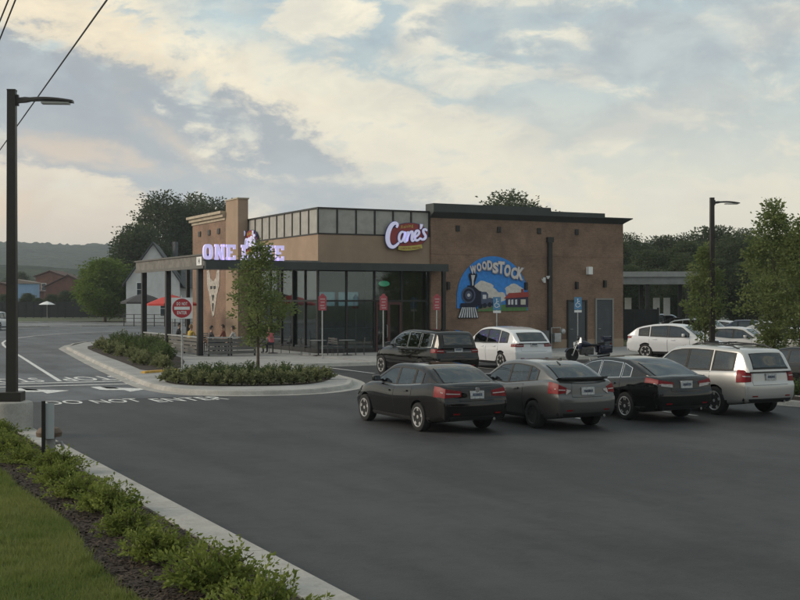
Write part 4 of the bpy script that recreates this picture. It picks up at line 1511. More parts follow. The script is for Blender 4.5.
class Car:
    ROWS = [(0.00, .86, .12, .14), (0.04, .93, .06, .07), (0.10, .955, .03, .03), (0.22, .972, .005, .01), (0.36, .985, 0.0, 0.0), (0.50, .998, .0, .0),
            (0.58, 1.0, .02, .02), (0.64, 1.0, .045, .035), (0.72, .994, .055, .05), (0.80, .984, .06, .08), (0.88, .968, .07, .12), (0.94, .945, .085, .17), (0.98, .915, .11, .24), (1.00, .88, .14, .32)]

    def __init__(s, name, label, L, W, wb, fo, rw, top, cabin, paintm, loc, rz, bot=.2, roww=None, lean=.33, wbase=.90, group='cars in the parking lot',
                 glass=None, windows=None, trim=None, rim='five', rimm=None, cut=True, rearwin=None, shield=None, detail=True, tail=None, plate=True, rails=False,
                 handle=None, doors=None, lower=None, deckwing=False, extra=None, bow=.10, boot=None, bumper=None, belt_trim=None):
        s.L, s.W, s.detail = L, W, detail
        s.yr, s.yf = -L / 2, L / 2
        s.ys = np.linspace(-L / 2 - .1, L / 2 + .1, 260)
        tp = np.array(top)
        s.zt_ = gsmooth(s.ys, np.interp(s.ys, tp[:, 0], tp[:, 1]), .05)
        zb = np.array([(-L / 2, bot + .10), (-L / 2 + .6, bot + .02), (-L / 2 + 1.2, bot), (L / 2 - 1.1, bot), (L / 2 - .5, bot + .01), (L / 2, bot + .05)])
        s.zb_ = gsmooth(s.ys, np.interp(s.ys, zb[:, 0], zb[:, 1]), .08)
        pl = np.array([(-L / 2, .83), (-L / 2 + .10, .895), (-L / 2 + .30, .945), (-L / 2 + .7, .975), (-L / 2 + 1.4, .995), (0, 1.0), (L / 2 - 1.5, .99), (L / 2 - .8, .955), (L / 2 - .35, .89), (L / 2 - .12, .80), (L / 2, .70)])
        s.w_ = gsmooth(s.ys, np.interp(s.ys, pl[:, 0], pl[:, 1]), .05) * W / 2
        s.rows = np.array(s.ROWS)
        s.lean, s.wbase, s.bow = lean, wbase, bow
        cp_ = np.array(cabin)
        s.cy0, s.cy1 = cp_[0, 0], cp_[-1, 0]
        s.cx = np.linspace(s.cy0, s.cy1, 120)
        zz = gsmooth(s.cx, np.interp(s.cx, cp_[:, 0], cp_[:, 1]), .045)
        zz[0], zz[-1] = cp_[0, 1], cp_[-1, 1]
        s.cz = zz
        s.t = thing(name, label, 'car', loc, rz, group)
        s.paint = paintm
        s.body(rw, wb, fo, cut)
        s.windows, s.rearwin, s.shield = windows or [], rearwin, shield
        s.cabin_mesh()
        s.interior()
        ax_f = L / 2 - fo
        ax_r = ax_f - wb
        s.axles = (ax_r, ax_f)
        g = glass or M_CGLASS
        if windows:
            for y0, y1 in windows:
                s.side_window(y0, y1, g, trim or M_SEAL)
        if rearwin:
            s.slope_glass('rear_window', rearwin[0], rearwin[1], g, -1, rearwin[2] if len(rearwin) > 2 else .84)
        if shield:
            s.slope_glass('windscreen', shield[0], shield[1], g, 1, .86)
        if belt_trim:
            s.moulding(windows[0][0], windows[-1][1] + .1, belt_trim)
        s.wheels(rw, rim, rimm or M_RIM)
        if doors:
            for y0, y1 in doors:
                for sd in (-1, 1):
                    d = s.patch('door', .13, .93, s.ty(y0), s.ty(y1), sd, .006, s.paint, 7, 6, seam=True)
                    hy = y0 + .17
                    h = s.patch('handle', .80, .835, s.ty(hy), s.ty(hy + .2), sd, .035, handle or s.paint, 2, 4)
                    h.parent = d
        if tail:
            for args in tail:
                for sd in (-1, 1):
                    s.patch('tail_light', args[0], args[1], args[2], args[3], sd, .016, args[4], 5, 15, taper=args[5] if len(args) > 5 else None)
        if boot:
            s.patch('boot_lid' if boot[2] < .6 else 'tailgate', boot[0], boot[1], -boot[2], boot[2], 1, .008, s.paint, 9, 15, seam=True)
            s.patch('rear_bumper', .14, boot[3], -1.16, 1.16, 1, .012, bumper or s.paint, 7, 31)
        if plate:
            s.plate(plate if isinstance(plate, tuple) else (.72, .88))
        if lower is not None:
            for sd in (-1, 1):
                s.patch('sill', .03, .12, s.ty(ax_r + rw + .06), s.ty(ax_f - rw - .06), sd, .012, lower, 3, 6)
                s.patch('rear_valance', .02, .17, 0.0, 1.3, sd, .010, M_TRIM, 3, 10)
        # lamps at the nose
        for sd in (-1, 1):
            s.patch('headlight', .74, .93, 1.90, 2.55, sd, .014, M_HEADL, 4, 8)
        s.patch('grille', .50, .74, 2.45, 3.0, -1, .010, M_TRIM, 4, 6)
        s.patch('grille', .50, .74, 2.45, 3.0, 1, .010, M_TRIM, 4, 6)
        s.patch('bumper_intake', .12, .32, 2.4, 3.0, -1, .010, M_TRIM, 4, 6)
        s.patch('bumper_intake', .12, .32, 2.4, 3.0, 1, .010, M_TRIM, 4, 6)
        for sd in (-1, 1):
            s.patch('reflector', .20, .235, .58, .78, sd, .020, M_TAIL, 2, 4)
            s.patch('lamp_strip', .5 * (tail[0][0] + tail[0][1]) - .012, .5 * (tail[0][0] + tail[0][1]) + .014, tail[0][2] + .04, min(tail[0][3] - .04, 1.02), sd, .019, M_TAILW, 2, 9) if tail else None
        yy_ = s.S(.05, 0, 1).y
        MB().tube([(.42, yy_ + .3, s.zb_[0] + .03), (.42, yy_ - .04, s.zb_[0] + .02)], .032, 10).build('exhaust', M_CHROME, s.t, rel=False)
        s.mirrors()
        if rails:
            s.rails()
        if deckwing:
            s.wing(deckwing)

    # ---- surface functions
    def f(s, arr, y):
        return np.interp(y, s.ys, arr)

    def ty(s, y):
        """side parameter (1..2) of a lengthwise position"""
        return 1 + (y - (s.yr + .06)) / (s.L - .12)

    def S(s, h, t, sd):
        """body surface: h height fraction, t 0..1 rear end, 1..2 side, 2..3 front end"""
        if t < 0:
            t, sd = -t, -sd
        fw, ro, fo = (np.interp(h, s.rows[:, 0], s.rows[:, k]) for k in (1, 2, 3))
        if t <= 1:
            w0 = s.f(s.w_, s.yr + .06)
            x = w0 * t
            y = s.yr + .06 * t * t
        elif t <= 2:
            y = s.yr + .06 + (s.L - .12) * (t - 1)
            x = s.f(s.w_, y)
        else:
            w0 = s.f(s.w_, s.yf - .06)
            x = w0 * (3 - t)
            y = s.yf - .06 * (3 - t) ** 2
        zb, zt = s.f(s.zb_, y), s.f(s.zt_, y)
        # pull the ends in with height
        er = max(0.0, 1 - (y - s.yr) / .9)
        ef = max(0.0, 1 - (s.yf - y) / .9)
        y2 = y + ro * er - fo * ef
        return Vector((sd * x * fw, y2, zb + (zt - zb) * h))

    def body(s, rw, wb, fo, cut):
        hs = [0, .02, .05, .10, .16, .22, .30, .38, .46, .52, .57, .61, .65, .70, .76, .82, .87, .91, .94, .965, .985, 1.0]
        end = [0, .2, .4, .6, .75, .88, .96, 1.0]
        side = list(1 + np.linspace(0, 1, 64)[1:])
        fr = [3 - e for e in reversed(end)][1:]
        ts = end + side + fr
        ring = []
        for h in hs:
            left = [s.S(h, t, -1) for t in ts]
            right = [s.S(h, t, 1) for t in ts]
            ring.append(left + list(reversed(right[1:-1])))
        b = MB()
        b.grid([[tuple(p) for p in r] for r in ring], close=True)
        n = len(ts)
        # top and bottom caps: strips across, slightly crowned
        for h, crown in ((1.0, .022), (0.0, 0.0)):
            rows = []
            for t in ts[1:-1]:
                a = s.S(h, t, -1)
                rows.append([(a.x * q, a.y, a.z + crown * (1 - q * q)) for q in (1, .66, .33, 0, -.33, -.66, -1)])
            b.grid(rows)
            for t in (ts[0], ts[-1]):
                c0 = tuple(s.S(h, t, 1))
                r = rows[0] if t == ts[0] else rows[-1]
                b.add([c0] + list(r), [(0, i + 1, i + 2) for i in range(len(r) - 1)])
        me = b.mesh('body', [s.paint, M_WELL])
        bm = bmesh.new()
        bm.from_mesh(me)
        bmesh.ops.remove_doubles(bm, verts=bm.verts, dist=.0008)
        bmesh.ops.recalc_face_normals(bm, faces=bm.faces)
        bm.to_mesh(me)
        bm.free()
        o = link(bpy.data.objects.new('body', me))
        if cut:
            c = MB()
            ax_f = s.L / 2 - fo
            for ay in (ax_f, ax_f - wb):
                for sd in (-1, 1):
                    x0 = sd * (s.W / 2 - .27)
                    x1 = sd * (s.W / 2 + .3)
                    c.lathe([(rw + .055, min(x0, x1)), (rw + .055, max(x0, x1))], 36, 'X', (0, ay, rw))
            co_ = link(bpy.data.objects.new('cutter', c.mesh('cutter', M_WELL)))
            md = o.modifiers.new('arches', 'BOOLEAN')
            md.operation = 'DIFFERENCE'
            md.object = co_
            md.solver = 'EXACT'
            md.material_mode = 'TRANSFER'
            bpy.context.view_layer.update()
            dg = bpy.context.evaluated_depsgraph_get()
            me2 = bpy.data.meshes.new_from_object(o.evaluated_get(dg))
            o.modifiers.clear()
            o.data = me2
            bpy.data.objects.remove(co_)
            me2.polygons.foreach_set('use_smooth', [True] * len(me2.polygons))
            me2.set_sharp_from_angle(angle=R(32))
        o.parent = s.t
        s.bodyo = o

    # ---- cabin
    def belt(s, y):
        return s.f(s.zt_, y) - .03

    def cab_w(s, y):
        w = s.f(s.w_, y) * s.wbase
        # cabin narrows a little toward its ends
        a = max(0, (y - (s.cy1 - .9)) / .9)
        c = max(0, ((s.cy0 + .8) - y) / .8)
        return w * (1 - .05 * a * a - .07 * c * c)

    def cab(s, y, q, sd=1):
        """cabin section: q 0..1 up the side, 1..2 across the roof to the centre line"""
        zb = s.belt(y) - .02
        zc = float(np.interp(y, s.cx, s.cz))
        hh = max(zc - zb, .004)
        w = s.cab_w(y)
        rr = min(.085, hh * .45)
        wt = w - s.lean * (hh - rr) - .05 * hh * hh
        if q <= 1:
            z = zb + (hh - rr) * q
            x = w - s.lean * (z - zb) - .05 * (z - zb) ** 2
            return Vector((sd * x, y, z))
        u = q - 1
        # rounded shoulder then crowned roof
        if u <= .35:
            a = u / .35 * math.pi / 2
            x = wt - rr * 1.15 * (1 - math.cos(a))
            z = zb + hh - rr + rr * .93 * math.sin(a)
        else:
            k = (u - .35) / .65
            x0 = wt - rr * 1.15
            x = x0 * (1 - k)
            z = zb + hh - rr + rr * (.93 + .22 * (1 - (1 - k) ** 2))
        ww = max(w, .01)
        b = s.bow * (1 - (x / ww) ** 2)
        ym = (s.cy0 + s.cy1) / 2
        e = max(-1, min(1, (y - ym) / ((s.cy1 - s.cy0) / 2)))
        return Vector((sd * x, y + b * (e ** 3 if e > 0 else -abs(e) ** 3 * .6), z))

    def side_levels(s, y):
        """belt, window sill, window head and shoulder heights of the cabin side"""
        zb = s.belt(y) - .02
        hh = max(float(np.interp(y, s.cx, s.cz)) - zb, .004)
        rr = min(.085, hh * .45)
        top = zb + hh - rr
        lo = min(zb + .055, zb + (top - zb) * .5)
        hi = max(top - .012, lo + .002)
        return zb, lo, min(hi, top - .0005), top

    def cabin_mesh(s):
        qs = [1.09, 1.18, 1.27, 1.35, 1.454, 1.6, 1.8, 2.0]
        ys = list(np.concatenate([np.linspace(s.cy0, s.cy0 + .5, 14)[:-1], np.linspace(s.cy0 + .5, s.cy1 - .5, 26)[:-1], np.linspace(s.cy1 - .5, s.cy1, 12)]))
        for a, b_ in list(s.windows) + [q[:2] for q in (s.rearwin, s.shield) if q]:
            ys += [a, b_]
        ys = sorted(set(round(float(y), 4) for y in ys))
        rows = []
        for y in ys:
            zb, lo, hi, top = s.side_levels(y)
            half = []
            for z in (zb, lo, lo + (hi - lo) / 3, lo + (hi - lo) * 2 / 3, hi, top):
                half.append(s.cab(y, (z - zb) / max(top - zb, 1e-4), 1))
            half += [s.cab(y, q, 1) for q in qs]
            l = [(-p.x, p.y, p.z) for p in half]
            rows.append(l + [tuple(p) for p in reversed(half[:-1])])
        n = len(rows[0])
        m0 = (n - 1) // 2
        V = [p for r in rows for p in r]
        F = []
        for i in range(len(rows) - 1):
            ym = (ys[i] + ys[i + 1]) / 2
            inwin = any(a < ym < b_ for a, b_ in s.windows)
            inslope = any(q and q[0] < ym < q[1] for q in (s.rearwin, s.shield))
            for k in range(n - 1):
                kk = k if k < m0 else n - 2 - k
                if inwin and 1 <= kk <= 3:
                    continue
                if inslope and kk >= 10:
                    continue
                F.append((i * n + k, i * n + k + 1, (i + 1) * n + k + 1, (i + 1) * n + k))
        b = MB().add(V, F)
        b.add(rows[-1], [tuple(range(n))])
        b.add(rows[0], [tuple(range(n))])
        s.roofo = b.build('roof', s.paint, s.t, smooth=True, angle=50, rel=False)

    def interior(s):
        b = MB()
        rows = []
        for y in np.linspace(s.cy0 + .06, s.cy1 - .06, 12):
            w = s.cab_w(y) * .97
            z = s.belt(y) + .004
            rows.append([(-w, y, z), (-w * .5, y, z + .012), (0, y, z + .026), (w * .5, y, z + .012), (w, y, z)])
        b.grid(rows)
        it = b.build('interior', mat('cabin_trim', (.018, .017, .016), .9), s.t, rel=False)
        r = s.yr
        base = s.belt(0)
        ms = mat('seat_cloth', (.030, .028, .026), .9)
        ysr = s.windows[0][0] + .10 if s.windows else s.cy0 + .6
        ysf = s.windows[-1][0] - .12 if s.windows else 0
        for yy, xs_ in ((ysf, (-.37, .37)), (ysr, (-.42, .0, .42))):
            for xx in xs_:
                MB().box(xx - .21, xx + .21, yy - .10, yy + .02, base - .1, base + .14, .04).box(xx - .12, xx + .12, yy - .10, yy - .02, base + .17, base + .33, .03).box(xx - .05, xx + .05, yy - .07, yy - .04, base + .1, base + .2).build('seat', ms, s.t, rel=False, smooth=True)
        yw = ysf + .62
        b = MB()
        ring = [(-.37 + .18 * math.cos(a), yw - .05 * math.sin(a), base + .02 + .16 * math.sin(a)) for a in np.linspace(0, 2 * math.pi, 17)]
        b.tube(ring, .014, 6, cap=False)
        b.build('steering_wheel', M_TRIM, s.t, rel=False, smooth=True)

    def side_window(s, y0, y1, g, trimm):
        def pt(y, z, off, sd):
            zb = s.belt(y) - .02
            return (sd * (s.cab_w(y) - s.lean * (z - zb) - .05 * (z - zb) ** 2 + off), y, z)
        yy = np.linspace(y0, y1, 13)
        for sd in (-1, 1):
            rows = []
            for y in yy:
                zb, lo, hi, top = s.side_levels(y)
                rows.append([pt(y, lo + (hi - lo) * k / 4, .003, sd) for k in range(5)])
            ob = MB().grid(rows).build('side_window', g, s.t, smooth=True, rel=False)
            s.flip_out(ob, sd)
            # surround: a closed band round the opening
            def loop(grow, off):
                pts = []
                for y in np.linspace(y0 - grow, y1 + grow, 13):
                    pts.append((y, s.side_levels(y)[1] - grow))
                for k in (1, 2, 3):
                    zl, zh = s.side_levels(y1 + grow)[1] - grow, s.side_levels(y1 + grow)[2] + min(grow, .012)
                    pts.append((y1 + grow, zl + (max(zh, zl + .01) - zl) * k / 4))
                for y in np.linspace(y1 + grow, y0 - grow, 13):
                    lv = s.side_levels(y)
                    pts.append((y, max(lv[2] + min(grow, .012), lv[1] - grow + .01)))
                for k in (3, 2, 1):
                    zl, zh = s.side_levels(y0 - grow)[1] - grow, s.side_levels(y0 - grow)[2] + min(grow, .012)
                    pts.append((y0 - grow, zl + (max(zh, zl + .01) - zl) * k / 4))
                return [pt(y, z, off, sd) for y, z in pts]
            go = .016 if trimm is M_CHROME else .034
            MB().grid([loop(go + .002, .001), loop(go, .008), loop(-.012 if go > .02 else .0, .009), loop(-.013 if go > .02 else -.002, .002)], close=True).build('window_trim', trimm, s.t, smooth=True, rel=False)

    def slope_glass(s, nm, y0, y1, g, dirn, fr):
        fr = .84
        def grid(ya, yb, f_, off):
            rows = []
            for y in np.linspace(ya, yb, 13):
                y = min(max(y, s.cy0 + .004), s.cy1 - .004)
                r = []
                for q in np.linspace(-1, 1, 13):
                    u = 1.35 + .65 * (1 - abs(q) * f_)
                    sg = 1 if q >= 0 else -1
                    p = s.cab(y, u, sg)
                    p0 = s.cab(min(max(y - .02, s.cy0), s.cy1), u, sg)
                    p1 = s.cab(min(max(y + .02, s.cy0), s.cy1), u, sg)
                    t = (p1 - p0).normalized()
                    r.append(tuple(p + Vector((0, -t.z, t.y)) * off))
                rows.append(r)
            return rows
        ob = MB().grid(grid(y0, y1, fr, .004)).build(nm, g, s.t, smooth=True, rel=False, angle=60)
        if sum(p.normal.z * p.area for p in ob.data.polygons) < 0:
            ob.data.flip_normals()
        def ring(rw_):
            return [rw_[0][k] for k in range(13)] + [rw_[i][-1] for i in range(1, 13)] + [rw_[-1][k] for k in range(11, -1, -1)] + [rw_[i][0] for i in range(11, 0, -1)]
        o1, o2 = ring(grid(y0 - .02, y1 + .02, fr + .035, .002)), ring(grid(y0 - .018, y1 + .018, fr + .033, .008))
        i1, i2 = ring(grid(y0 + .03, y1 - .03, fr - .045, .008)), ring(grid(y0 + .031, y1 - .031, fr - .046, .003))
        MB().grid([o1, o2, i1, i2], close=True).build(nm + '_seal', M_SEAL, s.t, smooth=True, rel=False, angle=60)

    def moulding(s, y0, y1, m_):  # bright strip added to stand for the reflected light line along the belt
        for sd in (-1, 1):
            rows = []
            for y in np.linspace(y0, y1, 20):
                z = s.belt(y) + .012
                x = s.cab_w(y) - s.lean * .03
                rows.append([(sd * (x + .012), y, z - .012), (sd * (x + .018), y, z), (sd * (x + .012), y, z + .014), (sd * (x - .01), y, z + .014), (sd * (x - .01), y, z - .012)])
            MB().grid(rows, close=True).build('belt_glint', m_, s.t, smooth=True, rel=False)

    def flip_out(s, ob, sd):
        n = sum(p.normal.x * p.area for p in ob.data.polygons)
        if n * sd < 0:
            ob.data.flip_normals()

    def slope_glass(s, nm, y0, y1, g, dirn, fr):
        for grow, off, m_, name in ((.02, .006, M_SEAL, nm + '_seal'), (0, .012, g, nm)):
            rows = []
            for y in np.linspace(y0 - grow, y1 + grow, 13):
                y = min(max(y, s.cy0 + .004), s.cy1 - .004)
                r = []
                for q in np.linspace(-1, 1, 13):
                    u = 1.35 + .65 * (1 - abs(q) * (fr + grow * 1.5))
                    p = s.cab(y, u, 1 if q >= 0 else -1)
                    p0 = s.cab(min(max(y - .02, s.cy0), s.cy1), u, 1 if q >= 0 else -1)
                    p1 = s.cab(min(max(y + .02, s.cy0), s.cy1), u, 1 if q >= 0 else -1)
                    t = (p1 - p0).normalized()
                    n = Vector((0, -t.z, t.y))
                    r.append(tuple(p + n * off))
                rows.append(r)
            MB().grid(rows).build(name, m_, s.t, smooth=True, rel=False, angle=60)

    def patch(s, nm, h0, h1, t0, t1, sd, off, m_, nh=4, nt=8, seam=False, taper=None):
        outs = []
        for grow, o_, mm_, name in (((.010, .002, M_SEAL, 'shut_line'), (0, off, m_, nm)) if seam else ((0, off, m_, nm),)):
            rows = []
            gt = grow / s.L
            for h in np.linspace(h0 - grow, h1 + grow, nh):
                r = []
                hh0 = h
                for ti, t in enumerate(np.linspace(t0 - gt, t1 + gt, nt)):
                    if taper:
                        a_ = ti / (nt - 1)
                        k_ = (hh0 - h0) / (h1 - h0)
                        lo_ = taper[0] * (1 - a_) + taper[2] * a_
                        hi_ = taper[1] * (1 - a_) + taper[3] * a_
                        h = lo_ + (hi_ - lo_) * k_
                    p = s.S(h, t, sd)
                    pa, pb = s.S(h, t - .004, sd), s.S(h, t + .004, sd)
                    pc, pd = s.S(max(h - .02, 0), t, sd), s.S(min(h + .02, 1), t, sd)
                    n = (pb - pa).cross(pd - pc)
                    if n.length < 1e-9:
                        n = Vector((sd, 0, 0))
                    n.normalize()
                    if n.dot(Vector((p.x / (s.W / 2), 1.5 * (p.y / (s.L / 2)) ** 9, 0))) < 0:
                        n = -n
                    r.append(p + n * o_)
                rows.append(r)
            # rim so that the piece has thickness
            b = MB()
            inner = []
            m0, n0 = len(rows), len(rows[0])
            loop = [rows[0][k] for k in range(n0)] + [rows[i][-1] for i in range(1, m0)] + [rows[-1][k] for k in range(n0 - 2, -1, -1)] + [rows[i][0] for i in range(m0 - 2, 0, -1)]
            cen = sum((p for r in rows for p in r), Vector()) / (m0 * n0)
            lo = []
            for p in loop:
                d = Vector((p.x * .6, p.y * .02 + (p.y if abs(p.y) > s.L / 2 - .3 else 0), 0))
                d = d.normalized() * (o_ + .012) if d.length > 0 else d
                lo.append(p - d)
            b.grid([[tuple(p) for p in r] for r in rows])
            b.grid([[tuple(p) for p in loop], [tuple(p) for p in lo]], close=True)
            ob = b.build(name, mm_, s.t, smooth=True, rel=False, angle=40)
            outs.append(ob)
        return outs[-1]

    def plate(s, hh):
        a, b_ = s.S(hh[0], 0.0, 1), s.S(hh[1], 0.0, 1)
        y0 = min(a.y, b_.y) - .02
        m_ = MB().box(-.165, .165, y0 - .01, y0 + .05, a.z, a.z + .165).build('number_plate', M_PLATE, s.t, rel=False)
        MB().box(-.12, .12, y0 - .0125, y0 - .0105, a.z + .055, a.z + .115).build('plate_print', mat('plate_ink', (.10, .12, .16), .6, var=.9, vscale=30), m_, rel=False)

    def wheels(s, rw, style, rimm):
        n = 28
        prof = [(rw * .62, -.10), (rw * .66, -.105), (rw * .90, -.108), (rw * .975, -.095), (rw, -.06), (rw, .06), (rw * .975, .095), (rw * .90, .108), (rw * .66, .105), (rw * .62, .10)]
        b = MB()
        b.lathe(prof, n, 'X')
        tyre = b.mesh('wheel', M_TYRE, True, 40)
        # rim: dish, ring and spokes; outward is +x
        r = MB()
        r.lathe([(rw * .60, .02), (rw * .60, .03), (.03, .035), (.02, .03)], 20, 'X')
        rimdark = r
        dish = r.mesh('rim_dish', M_TRIM, True)
        q = MB()
        ro, ri = rw * .69, rw * .60
        ring = []
        for rad, x in ((ri, .03), (ri, .098), (ri + .012, .110), (ro, .108), (ro, .09)):
            ring.append([(x, rad * math.cos(a), rad * math.sin(a)) for a in np.linspace(0, 2 * math.pi, 29)[:-1]])
        q.grid(ring, close=True)
        q.lathe([(.07, .05), (.068, .092), (.04, .100), (.01, .101)], 14, 'X')
        k = {'five': 5, 'seven': 7, 'six': 6, 'ten': 10, 'double': 5}[style]
        for i in range(k):
            a = 2 * math.pi * i / k + .3
            for da in ((-.16, .16) if style == 'double' else (0,)):
                a1 = a + da
                wd = {5: .050, 6: .062, 7: .042, 10: .020}[k] if style != 'double' else .022
                t_ = Vector((0, math.cos(a1), math.sin(a1)))
                n_ = Vector((0, -math.sin(a1), math.cos(a1)))
                a_in, a_out = .045, ri + .008
                V = []
                for rad, w_, x0, x1 in ((a_in, wd * .8, .055, .096), (a_out, wd, .06, .103)):
                    for sg, xx in ((-1, x0), (1, x0), (1, x1), (-1, x1)):
                        V.append(tuple(t_ * rad + n_ * w_ * sg * (.75 if xx == x1 else 1) + Vector((xx, 0, 0))))
                q.add(V, [(0, 1, 2, 3), (7, 6, 5, 4), (0, 4, 5, 1), (1, 5, 6, 2), (2, 6, 7, 3), (3, 7, 4, 0)])
        rimmesh = q.mesh('rim', rimm, True, 30)
        for ay in s.axles:
            for sd in (-1, 1):
                w = link(bpy.data.objects.new('wheel', tyre))
                w.parent = s.t
                w.location = (sd * (s.W / 2 - .115), ay, rw)
                if sd < 0:
                    w.rotation_euler = (0, 0, math.pi)
                for me, nm in ((dish, 'brake_disc'), (rimmesh, 'rim')):
                    c = link(bpy.data.objects.new(nm, me))
                    c.parent = w

    def mirrors(s):
        y = s.cy1 - .62
        z = s.belt(y) + .05
        for sd in (-1, 1):
            x = sd * (s.cab_w(y) + .13)
            m_ = MB().box(x - .09, x + .09, y - .05, y + .07, z, z + .14, .035).build('mirror', s.paint, s.t, smooth=True, rel=False)
            MB().box(x - .075, x + .075, y - .056, y - .051, z + .025, z + .12).build('mirror_glass', M_MIRROR, m_, rel=False)
            MB().box(min(sd * s.cab_w(y) * .95, x), max(sd * s.cab_w(y) * .95, x), y - .01, y + .04, z + .01, z + .05).build('mirror_arm', M_TRIM, m_, rel=False)

    def rails(s):
        y0, y1 = s.cy0 + .55, s.cy1 - 1.35
        for sd in (-1, 1):
            pts = []
            for k in range(9):
                a = k / 8
                p = s.cab(y0 + (y1 - y0) * a, 1.42, sd)
                pts.append((p.x, p.y, p.z + (.055 if 0 < k < 8 else .0)))
            MB().tube(pts, .02, 6).build('roof_rail', M_TRIM, s.t, smooth=True, rel=False)
        for a in (.3, .72):
            p, p2 = s.cab(y0 + (y1 - y0) * a, 1.42, -1), s.cab(y0 + (y1 - y0) * a, 1.42, 1)
            MB().tube([(p.x, p.y, p.z + .06), (p2.x, p2.y, p2.z + .06)], .018, 6).build('cross_bar', M_TRIM, s.t, smooth=True, rel=False)

    def wing(s, kind):
        if kind == 'lip':
            rows = []
            for k in range(15):
                q = -1 + 2 * k / 14
                x = q * s.W / 2 * .74
                y = s.yr + .17 + .05 * q * q
                z = s.f(s.zt_, s.yr + .2) + .015
                rows.append([(x, y + .16, z), (x, y + .02, z + .045), (x, y - .05, z + .055), (x, y - .045, z + .03), (x, y + .02, z - .01)])
            MB().grid(rows, close=True).build('spoiler', s.paint, s.t, smooth=True, rel=False)
        else:
            y = s.cy0 + kind[0]
            rows = []
            for k in range(13):
                q = -1 + 2 * k / 12
                p = s.cab(s.cy0 + .42, 1.35 + .65 * (1 - abs(q)), 1 if q >= 0 else -1)
                rows.append([(p.x, p.y + .1, p.z + .004), (p.x, p.y - .12, p.z + .012), (p.x, p.y - .30 + .03 * abs(q), p.z - .005), (p.x, p.y - .29 + .03 * abs(q), p.z - .04), (p.x, p.y - .1, p.z - .05)])
            MB().grid(rows, close=True).build('spoiler', s.paint, s.t, smooth=True, rel=False)


def sedan(label, loc, rz, paintm, L=4.63, W=1.78, wb=2.65, H=1.45, kind='a', **kw):
    r = -L / 2
    fo = kw.pop('fo', .88)
    if kind == 'a':        # upright three-box saloon
        top = [(r - .1, .97), (r, 1.0), (r + .12, 1.07), (r + .7, 1.09), (r + 1.6, 1.00), (0, .95), (L / 2 - 1.45, .98), (L / 2 - 1.1, .96), (L / 2 - .5, .86), (L / 2 - .15, .74), (L / 2 + .1, .66)]
        cab = [(r + .42, 1.06), (r + .98, 1.34), (r + 1.30, H - .025), (r + 1.9, H), (r + 2.3, H - .005), (r + 2.65, H - .04), (L / 2 - 1.0, .95)]
        win = [(r + 1.10, r + 1.42), (r + 1.50, r + 2.22), (r + 2.29, r + 3.16)]
        rear = (r + .46, r + 1.06)
        shield = (r + 2.78, L / 2 - 1.08)
    elif kind == 'b':      # arched compact saloon with short high boot
        top = [(r - .1, 1.00), (r, 1.04), (r + .10, 1.10), (r + .55, 1.115), (r + 1.5, 1.02), (0, .95), (L / 2 - 1.45, .97), (L / 2 - 1.1, .95), (L / 2 - .5, .86), (L / 2 - .15, .74), (L / 2 + .1, .66)]
        cab = [(r + .30, 1.09), (r + .85, 1.36), (r + 1.25, H - .03), (r + 1.85, H), (r + 2.2, H - .01), (r + 2.6, H - .06), (L / 2 - .95, .94)]
        win = [(r + .98, r + 1.30), (r + 1.36, r + 2.12), (r + 2.18, r + 3.14)]
        rear = (r + .36, r + .98)
        shield = (r + 2.72, L / 2 - 1.03)
    else:                  # low sloping saloon
        top = [(r - .1, 1.0), (r, 1.03), (r + .12, 1.075), (r + .55, 1.085), (r + 1.6, 1.00), (0, .94), (L / 2 - 1.5, .97), (L / 2 - 1.1, .96), (L / 2 - .5, .87), (L / 2 - .15, .75), (L / 2 + .1, .66)]
        cab = [(r + .36, 1.055), (r + 1.02, 1.31), (r + 1.45, H - .03), (r + 2.05, H), (r + 2.45, H - .01), (r + 2.85, H - .07), (L / 2 - 1.05, .94)]
        win = [(r + 1.12, r + 1.44), (r + 1.52, r + 2.34), (r + 2.41, r + 3.36)]
        rear = (r + .42, r + 1.16)
        shield = (r + 2.95, L / 2 - 1.13)
    top = [(a, b) for a, b in top]
    return Car(kw.pop('name', 'saloon_car'), label, L, W, wb, fo, kw.pop('rw', .32), top, cab, paintm, loc, rz, windows=win, rearwin=rear, shield=shield,
               doors=[(r + 1.42, r + 2.24), (r + 2.26, r + 3.32)], lower=kw.pop('lower', M_TRIM), boot=kw.pop('boot', (.60, .97, .55, .56)), **kw)


def suv(label, loc, rz, paintm, L=4.7, W=1.85, wb=2.72, H=1.72, belt=1.12, rake=.40, **kw):
    r = -L / 2
    fo = kw.pop('fo', .90)
    top = [(r - .1, belt - .02), (r, belt + .02), (r + .12, belt + .04), (r + 1.0, belt + .015), (0, belt - .03), (L / 2 - 1.55, belt - .02), (L / 2 - 1.2, belt - .04), (L / 2 - .5, belt - .13), (L / 2 - .15, belt - .24), (L / 2 + .1, belt - .36)]
    drop = kw.pop('drop', .03)
    cab = [(r + .05, belt), (r + .05 + rake * .60, H - .13 - drop), (r + .05 + rake, H - .03 - drop), (r + 1.4, H - drop * .35), (r + 2.1, H), (r + 2.5, H - .02), (r + 2.9, H - .08), (L / 2 - 1.02, belt - .05)]
    win = kw.pop('windows', [(r + rake * .5 + .32, r + 1.22), (r + 1.34, r + 2.18), (r + 2.26, r + 3.25)])
    return Car(kw.pop('name', 'sport_utility_car'), label, L, W, wb, fo, kw.pop('rw', .355), top, cab, paintm, loc, rz, bot=.25, windows=win,
               rearwin=(r + .05 + rake * .10, r + .05 + rake * .60, .86), shield=(r + 2.98, L / 2 - 1.16), doors=[(r + 1.28, r + 2.2), (r + 2.22, r + 3.32)],
               lower=kw.pop('lower', M_TRIM), lean=kw.pop('lean', .26), wbase=.93, plate=kw.pop('plate', (.80, .93)), boot=kw.pop('boot', (.56, .985, .70, .52)), **kw)


